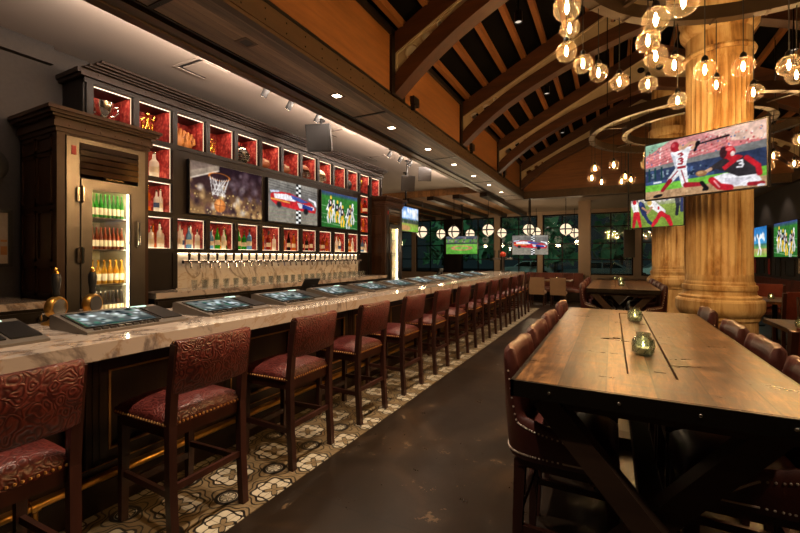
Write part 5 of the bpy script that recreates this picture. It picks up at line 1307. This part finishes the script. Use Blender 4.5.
# ------------------------------------------------------------------ chandeliers
R1, R2, ZR = 1.53, 1.0, 3.62
def chandelier(cx, cy, pts, label):
    t = thing('chandelier', label, 'chandelier', (cx, cy, ZR), 0, 'ring chandeliers')
    for R in (R1, R2):
        g = G(); n = 72; pr = [(R-.045, 0), (R+.045, 0), (R+.045, .012), (R+.03, .012), (R+.03, .13), (R+.022, .13), (R+.022, .012), (R-.022, .012), (R-.022, .13), (R-.03, .13), (R-.03, .012), (R-.045, .012)]
        rings = [[g.bm.verts.new((r*math.cos(2*PI*k/n), r*math.sin(2*PI*k/n), z)) for r, z in pr] for k in range(n)]
        for i in range(n):
            A, B = rings[i], rings[(i+1) % n]
            for k in range(len(pr)): g.bm.faces.new((A[k], A[(k+1) % len(pr)], B[(k+1) % len(pr)], B[k]))
        for k in range(24): a = 2*PI*k/24; g.beam(((R-.05)*math.cos(a), (R-.05)*math.sin(a), -.003), ((R+.05)*math.cos(a), (R+.05)*math.sin(a), -.003), .012, .01)
        g.make('ring', 'bronze', t)
    for k in range(6): a = PI*k/3+.3; G().beam((R2*math.cos(a), R2*math.sin(a), .09), (R1*math.cos(a), R1*math.sin(a), .09), .04, .03).make('spoke', 'bronze', t)
    for k in range(4):
        a = PI/2*k+.6; x, y = R1*math.cos(a), R1*math.sin(a)
        zz = rz_(-2.48+ (min(abs(cx+x-XC), 3.2)*-1+3.21))-ZR
        G().tube([(x, y, .1), (x, y, zz+.3)], .008, 6).make('suspension_rod', 'black_metal', t)
    for (x, y, z) in pts:
        b = G().tube([(x, y, z+.10-ZR), (x, y, .02)], .004, 6).make('pendant_cord', 'black', t)
        G().lathe([(.02, .062), (.026, .07), (.02, .10), (.006, .115)], 12, (x, y, z-ZR)).make('socket', 'black_metal', b)
        G().ball((x, y, z-ZR), .075, 20, 14).make('glass_globe', 'bulb_glass', b)
        G().lathe([(.003, -.032), (.010, -.016), (.0115, 0), (.008, .02), (.003, .04)], 6, (x, y, z-ZR)).make('filament', 'filament', b)
def ring_pts(R, angs, z): return [(R*math.cos(math.radians(a)), R*math.sin(math.radians(a)), z+.04*math.sin(i*2.3)) for i, a in enumerate(angs)]
near_out = [(-1.43, -.53, 2.94), (-1.49, .36, 3.28), (-1.505, .26, 3.06), (-1.41, .6, 3.09), (-1.30, .80, 3.07), (-1.14, 1.03, 3.05), (-.91, 1.23, 3.06), (-.67, 1.38, 2.92), (-.37, 1.48, 3.04), (-.1, 1.53, 2.94), (.18, 1.52, 3.03)]
near_in = [(-.87, -.5, 2.83), (-.97, -.23, 2.90), (-.98, .2, 2.98), (-.92, .38, 2.94), (-.78, .63, 2.95), (-.56, .83, 2.95), (-.30, .95, 2.97), (-.02, 1.0, 2.94)]
chandelier(1.2, 3.05, near_out+near_in+ring_pts(R1, (62, 42, 20, -2, -25, -48, -70, -95, -118, -140), 3.0)+ring_pts(R2, (66, 38, 8, -22, -52, -82, -112), 2.95), 'large double ring chandelier of glass globes above the near communal table')
chandelier(1.2, 8.2, ring_pts(R1, range(0, 360, 22), 2.98)+ring_pts(R2, range(8, 360, 36), 2.93), 'farther double ring chandelier of glass globes behind the near stone column')

# ------------------------------------------------------------------ ceiling fittings
def downlight(y, lit, label):
    t = thing('downlight', label, 'downlight', (-2.87, y, 3.40), 0, 'square downlights in the plank soffit')
    g = G()
    for a in ((-.07, -.045, -.07, .07), (.045, .07, -.07, .07), (-.045, .045, -.07, -.045), (-.045, .045, .045, .07)): g.box(*a, -.004, .004)
    g.make('trim_ring', 'trim_brown', t); G().box(-.045, .045, -.045, .045, -.002, .002).make('lens', 'down' if lit else 'black', t)
    if lit:
        light('SPOT', 'downlight_lamp', (-2.87, y, 3.37), 62, (1, .74, .48), (0, 0, 0), .05, None, 105, .6)
for i in range(8):
    downlight(2.55+1.335*i, i > 0, 'unlit square downlight in the plank soffit nearest the camera' if i == 0 else f'{ORD(i)} lit square downlight in the plank soffit from the camera')
light('SPOT', 'downlight_lamp', (-2.87, .6, 3.37), 50, (1, .74, .48), (0, 0, 0), .05, None, 105, .6)
def spot(x, y, label, lit=True):
    t = thing('track_spot', label, 'spotlight', (x, y, 3.6), 0, 'small ceiling spotlights')
    G().lathe([(.04, -.02), (.04, 0)], 12).make('base', 'grey_plastic', t); G().tube([(0, 0, -.02), (0, 0, -.06)], .01, 6).make('stem', 'grey_plastic', t)
    h = G().lathe([(.03, 0), (.038, .02), (.038, .12), (.034, .12)], 14).make('head', 'grey_plastic', t, (0, 0, -.05)); h.rotation_euler = (0, math.radians(215), 0)
    l = G().lathe([(.03, .1195), (.03, .1215)], 14).make('lens', 'down', h)
    light('SPOT', 'spot_lamp', (x-.11, y, 3.45), 7, (1, .80, .62), (0, math.radians(38), 0), .03, None, 75, .7)
for i, (x, y) in enumerate([(-3.69, 3.60), (-3.73, 4.06), (-3.72, 4.62), (-3.80, 6.9), (-3.80, 7.35), (-3.80, 7.8)]):
    spot(x, y, f'{ORD(i+1)} small grey ceiling spotlight from the camera above the bar aisle')
def speaker(x, y, z, rz, tilt, label, s=.3, k=1.0, kz=1.0):
    t = thing('loudspeaker', label, 'loudspeaker', (x, y, z), rz, 'ceiling hung loudspeakers')
    b = G().hexa([(-.15, -.12, -.16), (.15, -.12, -.16), (.10, .12, -.14), (-.10, .12, -.14), (-.15, -.12, .16), (.15, -.12, .16), (.10, .12, .14), (-.10, .12, .14)]).make('cabinet', 'grey_plastic', t, bev=.012); b.rotation_euler = (tilt, 0, 0); b.scale = (k, k, k*kz)
    gr = G().box(-.135, .135, -.126, -.119, -.145, .145).make('grille', 'dark_grey' if s < .3 else 'grey_plastic', b)
    G().tube([(0, 0, .1), (0, 0, (3.6 if x < -3 else 4.8)-z)], .018, 8).lathe([(.06, 3.58-z), (.06, 3.6-z)], 12).make('bracket', 'grey_plastic', t)
speaker(-3.95, 4.95, 3.33, .35, .3, 'grey loudspeaker hanging from the white ceiling above the racing car television', .3, 1.25)
speaker(-3.80, 8.45, 3.40, .6, .25, 'upper grey loudspeaker of the pair near the far cooler', .2); speaker(-3.95, 7.9, 3.12, .6, .35, 'lower grey loudspeaker of the pair near the far cooler', .2)
def vent(x, y, label):
    t = thing('air_vent', label, 'vent', (x, y, 3.6), 0, 'ceiling air vents')
    g = G()
    for a in ((-.22, .22, -.2, -.17), (-.22, .22, .17, .2), (-.22, -.19, -.17, .17), (.19, .22, -.17, .17)): g.box(*a, -.008, 0)
    g.make('frame', 'white_ceiling', t); G().box(-.19, .19, -.17, .17, -.001, .001).make('gap', 'black', t); G().box(-.14, .19, -.13, .17, -.012, -.003).make('plate', 'white_ceiling', t)
vent(-4.05, 2.98, 'square ceiling air vent nearest the camera'); vent(-4.10, 5.6, 'square ceiling air vent behind the grey loudspeaker'); vent(-4.35, 7.4, 'square ceiling air vent near the far cooler')
# ledge and unseen lamps added to brighten the plaster ceiling by the soffit
tag(G().box(-3.50, -3.475, -2.4, 11.6, 3.43, 3.45).make('added_ledge', 'dark_wood_h'), 'slim added ledge along the soffit edge beside the white ceiling', 'ledge')
for y, pw in ((-.5, 3), (2.5, 24), (5.5, 36), (8.5, 34)): light('AREA', 'added_wash_lamp', (-3.53, y, 3.47), pw*1.25, (1, .78, .62), (0, math.radians(103), 0), .03, 2.9)
for i, y in enumerate((.3, 2.0, 3.4, 6.0, 8.9, 11.9)):
    t = thing('roof_spot', f'small black spotlight under the dark roof deck, {ORD(i+1)} bay from the camera', 'spotlight', (-1.2, y, 5.0), 0, 'black spotlights under the roof deck')
    G().tube([(0, 0, 0), (0, 0, .27)], .012, 8).make('stem', 'black_metal', t); G().lathe([(.03, .06), (.055, .05), (.06, -.10), (.05, -.10), (.045, -.02)], 16).make('head', 'black_metal', t)
    G().lathe([(.045, -.085), (.045, -.08)], 16).make('lens', 'down_dim', t)
    light('SPOT', 'roof_lamp', (-1.2, y, 4.88), 300 if y < 1 else 430, (1, .80, .60), (0, math.radians(5), 0), .06, None, 76, .6)
for i, y in enumerate((.6, 3.4, 8.9)):  # mirrored row added as fill light for the table chairs and right side
    t = thing('roof_spot', f'added small black fill spotlight under the dark-wall slope of the roof, {ORD(i+1)} from the camera', 'spotlight', (2.66, y, 5.0), 0, 'black spotlights under the roof deck')
    G().tube([(0, 0, 0), (0, 0, .27)], .012, 8).make('stem', 'black_metal', t); G().lathe([(.03, .06), (.055, .05), (.06, -.10), (.05, -.10), (.045, -.02)], 16).make('head', 'black_metal', t)
    G().lathe([(.045, -.085), (.045, -.08)], 16).make('lens', 'down_dim', t)
    light('SPOT', 'roof_lamp', (2.66, y, 4.88), 180 if y < 1 else 280, (1, .78, .56), (0, math.radians(8), 0), .06, None, 80, .6)
# uplights on the eave beam
for i, y in enumerate(TY[:3]):
    t = thing('uplight', f'small black uplight on the eave beam beside the {ORD(i+1)} timber truss', 'uplight', (-2.50, y+.42, 3.63), 0, 'black uplights on the eave beam')
    G().box(-.03, .03, -.02, .16, .03, .15).make('head', 'black', t, bev=.006); G().box(-.03, .03, .0, .03, -.05, .05).make('bracket', 'black', t)
    light('SPOT', 'uplight_lamp', (-2.42, y+.55, 3.82), 10, (1, .62, .3), (math.radians(150), 0, math.radians(-60)), .04, None, 120, .8)

# ------------------------------------------------------------------ globe lanterns near the windows
def lantern(x, y, z, d, label):
    t = thing('globe_lantern', label, 'pendant lamp', (x, y, z), 0, 'globe lanterns near the windows'); r = d/2; zc = (3.28 if x < -4.9 else 3.4 if x < -3.47 else 3.42)-z
    G().ball((0, 0, 0), r, 20, 14).make('globe', 'lantern', t)
    g = G()
    for ax in (0, 1, 2):
        pts = []
        for k in range(24):
            a = 2*PI*k/24; c, s = (r+.006)*math.cos(a), (r+.006)*math.sin(a)
            pts.append(((c, s, 0), (c, 0, s), (0, c, s))[ax])
        g.tube(pts, .022, 6, 0, True)
    g.make('straps', 'black_metal', t); G().tube([(0, 0, r), (0, 0, zc)], .01, 6).make('rod', 'black_metal', t); G().lathe([(.05, r-.01), (.06, r+.02), (.02, r+.05)], 12).make('cap', 'black_metal', t)
lp = [(422, 232, 12.9, .36), (454, 232, 12.9, .36), (488, 230, 12.9, .38), (525, 229, 12.9, .38), (566, 229, 12.9, .38), (441, 234, 16, .36), (470, 234, 16, .36), (502, 233, 16, .36), (536, 232, 16, .36), (573.5, 233, 16, .36)]
LW = [(-5.35, 11.75, 2.30), (-4.45, 12.22, 2.30), (-3.48, 12.72, 2.36), (-2.45, 13.95, 2.42), (-1.30, 13.95, 2.39), (-5.97, 14.92, 2.41), (-4.96, 15.5, 2.41), (-3.84, 16.04, 2.45), (-2.64, 16.66, 2.49), (-1.30, 17.35, 2.45)]
for i, (x, y, z) in enumerate(LW):
    lantern(x, y, z, .36, f'glowing globe lantern with dark straps, {ORD(i % 5+1)} from left in the {"nearer" if i < 5 else "farther"} row before the windows')
    light('POINT', 'lantern_lamp', (x, y, z-.32), 22, (1, .72, .42), size=.1)

# ------------------------------------------------------------------ seating at the back
def side_chair(x, y, rz, label):
    t = thing('dining_chair', label, 'dining chair', (x, y, 0), rz, 'taupe dining chairs at the back')
    G().cushion(-.22, .22, -.2, .24, .38, .48, .02).make('seat', 'taupe', t)
    G().hexa([(-.22, -.25, .36), (.22, -.25, .36), (.22, -.19, .36), (-.22, -.19, .36), (-.22, -.32, .88), (.22, -.32, .88), (.22, -.26, .88), (-.22, -.26, .88)]).make('backrest', 'taupe', t, bev=.015)
    for sx in (-1, 1):
        for yy in (-.2, .19): G().beam((sx*.2, yy, 0), (sx*.19, yy, .4), .03, .03, 0, (0, 1, 0), .04, .04).make('leg', 'stool_wood', t)
side_chair(-2.02, 13.1, 0, 'taupe dining chair with its back to the camera beside the end of the bar'); side_chair(-1.42, 13.1, 0, 'taupe dining chair with its back to the camera, right of its twin')
def booth(x0, x1, y, label, rz=0, h=.95, mat='booth_leather', flip=1):
    t = thing('booth_bench', label, 'bench', ((x0+x1)/2, y, 0), rz, 'leather booth benches'); w = (x1-x0)/2
    G().cushion(-w, w, -.25, .3, .32, .48, .01).make('seat', mat, t); G().box(-w, w, -.23, .28, .0, .33).make('plinth', 'dark_wood', t)
    g = G(); n = max(2, int(w*2/.28))
    for i in range(n):
        a = -w+2*w*i/n; b = -w+2*w*(i+1)/n
        g.cushion(a+.004, b-.004, -.02, .02, .5, .52) if False else g.box(a+.003, b-.003, .27, .40, .46, h)
    g.make('backrest', mat, t, bev=.03); G().box(-w, w, .40, .44, 0, h-.03).make('back_board', 'dark_wood', t)
def dining_table(x, y, sx, sy, label, cat='table', mat='table_top'):
    t = thing('dining_table', label, cat, (x, y, 0), 0, 'dining tables')
    G().box(-sx/2, sx/2, -sy/2, sy/2, .71, .755).make('tabletop', mat, t, bev=.006)
    G().lathe([(.24, 0), (.24, .02), (.05, .05), (.04, .1), (.04, .68), (.12, .71)], 16).make('pedestal', 'black_metal', t)
dining_table(-1.75, 14.0, 1.3, .75, 'dining table in front of the red booth by the windows')
booth(-2.7, -.85, 14.75, 'long brown red leather booth bench by the windows')
booth(-4.9, -3.1, 15.2, 'leather booth bench behind the end of the bar')
dining_table(-4.0, 14.45, 1.3, .7, 'dining table behind the far end of the bar')
jar(-1.55, 13.9, .755, 'small glass candle jar on the dining table before the red booth')
dining_table(.55, 15.4, 2.0, .8, 'long low dining table beyond the second communal table'); jar(.1, 15.3, .755, 'small glass candle jar on the long low table near the windows')
# right side
booth(-3.6, 3.6, 12.6, 'tufted dark red leather banquette along the dark right wall', -PI/2, .92)
b_ = [o for o in COL.objects if o.get('label', '').startswith('tufted dark red')][0]; b_.location = (3.64, 12.6, 0)
for i, (x, y) in enumerate([(2.1, 5.85), (2.55, 9.4), (2.75, 11.6), (2.9, 14.0)]):
    dining_table(x, y, .8 if i else .95, 1.1, ['wooden dining table with a lit candle, right of the near stone column', 'dining table beside the dark wall, second past the near column', 'dining table beside the dark wall, third past the near column', 'dining table by the banquette under the football television'][i])
    jar(x-.33 if i == 0 else x-.05, y-.1 if i == 0 else y, .755, ['clear candle jar on the table right of the near stone column', 'candle jar on the second table past the near column', 'candle jar on the third table past the near column', 'candle jar on the table under the football television'][i])
def ladder_chair(x, y, rz, label):
    t = thing('wood_frame_chair', label, 'dining chair', (x, y, 0), rz, 'wood framed leather chairs')
    G().cushion(-.23, .23, -.22, .24, .40, .50, .02).make('seat', 'rust_leather', t)
    for sx in (-1, 1):
        G().beam((sx*.225, -.25, 0), (sx*.225, -.24, .5), .045, .05, 0, (0, 1, 0)).make('leg', 'stool_wood', t); G().beam((sx*.225, -.24, .5), (sx*.225, -.30, .95), .045, .05, 0, (0, 1, 0)).make('back_post', 'stool_wood', t)
        G().beam((sx*.21, .21, 0), (sx*.21, .21, .4), .04, .04, 0, (0, 1, 0)).make('leg', 'stool_wood', t)
    G().box(-.23, .23, -.23, -.2, .36, .41).make('apron', 'stool_wood', t)
    G().hexa([(-.2, -.262, .52), (.2, -.262, .52), (.2, -.225, .52), (-.2, -.225, .52), (-.2, -.325, .97), (.2, -.325, .97), (.2, -.285, .97), (-.2, -.285, .97)]).make('backrest', 'rust_leather', t, bev=.012)
ladder_chair(1.36, 4.36, .2, 'rust leather chair with wooden frame just right of the communal table'); ladder_chair(2.5, 7.15, PI, 'rust leather chair with wooden frame on the far side of the candle table')
ladder_chair(2.55, 8.45, 0, 'rust leather chair at the second table past the near column'); ladder_chair(2.75, 10.75, 0, 'rust leather chair at the third table past the near column')
for i, (y, z, w, h, m) in enumerate([(13.2, 1.28, .5, .42, 'paper'), (13.95, 1.22, .62, .42, 'dark_grey'), (14.8, 1.22, .38, .5, 'dark_grey'), (15.5, 1.22, .26, .5, 'red_label'), (16.15, 1.22, .42, .42, 'dark_grey'), (16.8, 1.22, .30, .5, 'red_label'), (12.4, 1.3, .5, .6, 'dark_grey')]):
    t = thing('framed_picture', f'small framed picture on the dark right wall, {ORD(i+1) if i < 6 else "nearest"} from the banquette end' if False else ['framed picture on the dark wall below the nearer television edge', 'wide framed picture directly below the football television', 'tall framed picture left of the wide one on the dark wall', 'red pennant shaped frame on the dark wall', 'framed picture beneath the blue baseball television', 'red framed pennant beside the stone column', 'large framed picture on the dark wall near the picture edge'][i], 'picture', (4.08, y, z), -PI/2, 'frames on the dark wall')
    G().frame_xz(0, .025, -w/2, w/2, -h/2, h/2, .025).make('frame', 'black', t, (0, -.01, 0)); G().box(-w/2+.02, w/2-.02, 0, .01, -h/2+.02, h/2-.02).make('print', m, t)
# picture spotlights washing the right wall
for y in (12.5, 14.2, 15.9): light('SPOT', 'wall_wash', (3.5, y, 3.3), 26, (1, .8, .6), (0, math.radians(-32), 0), .05, None, 80, .8)
# grey cabinet loudspeaker beside the far column
speaker(.40, 12.6, 1.86, .2, 0, 'tall grey loudspeaker left of the far stone column', .3, .9, 2.6)
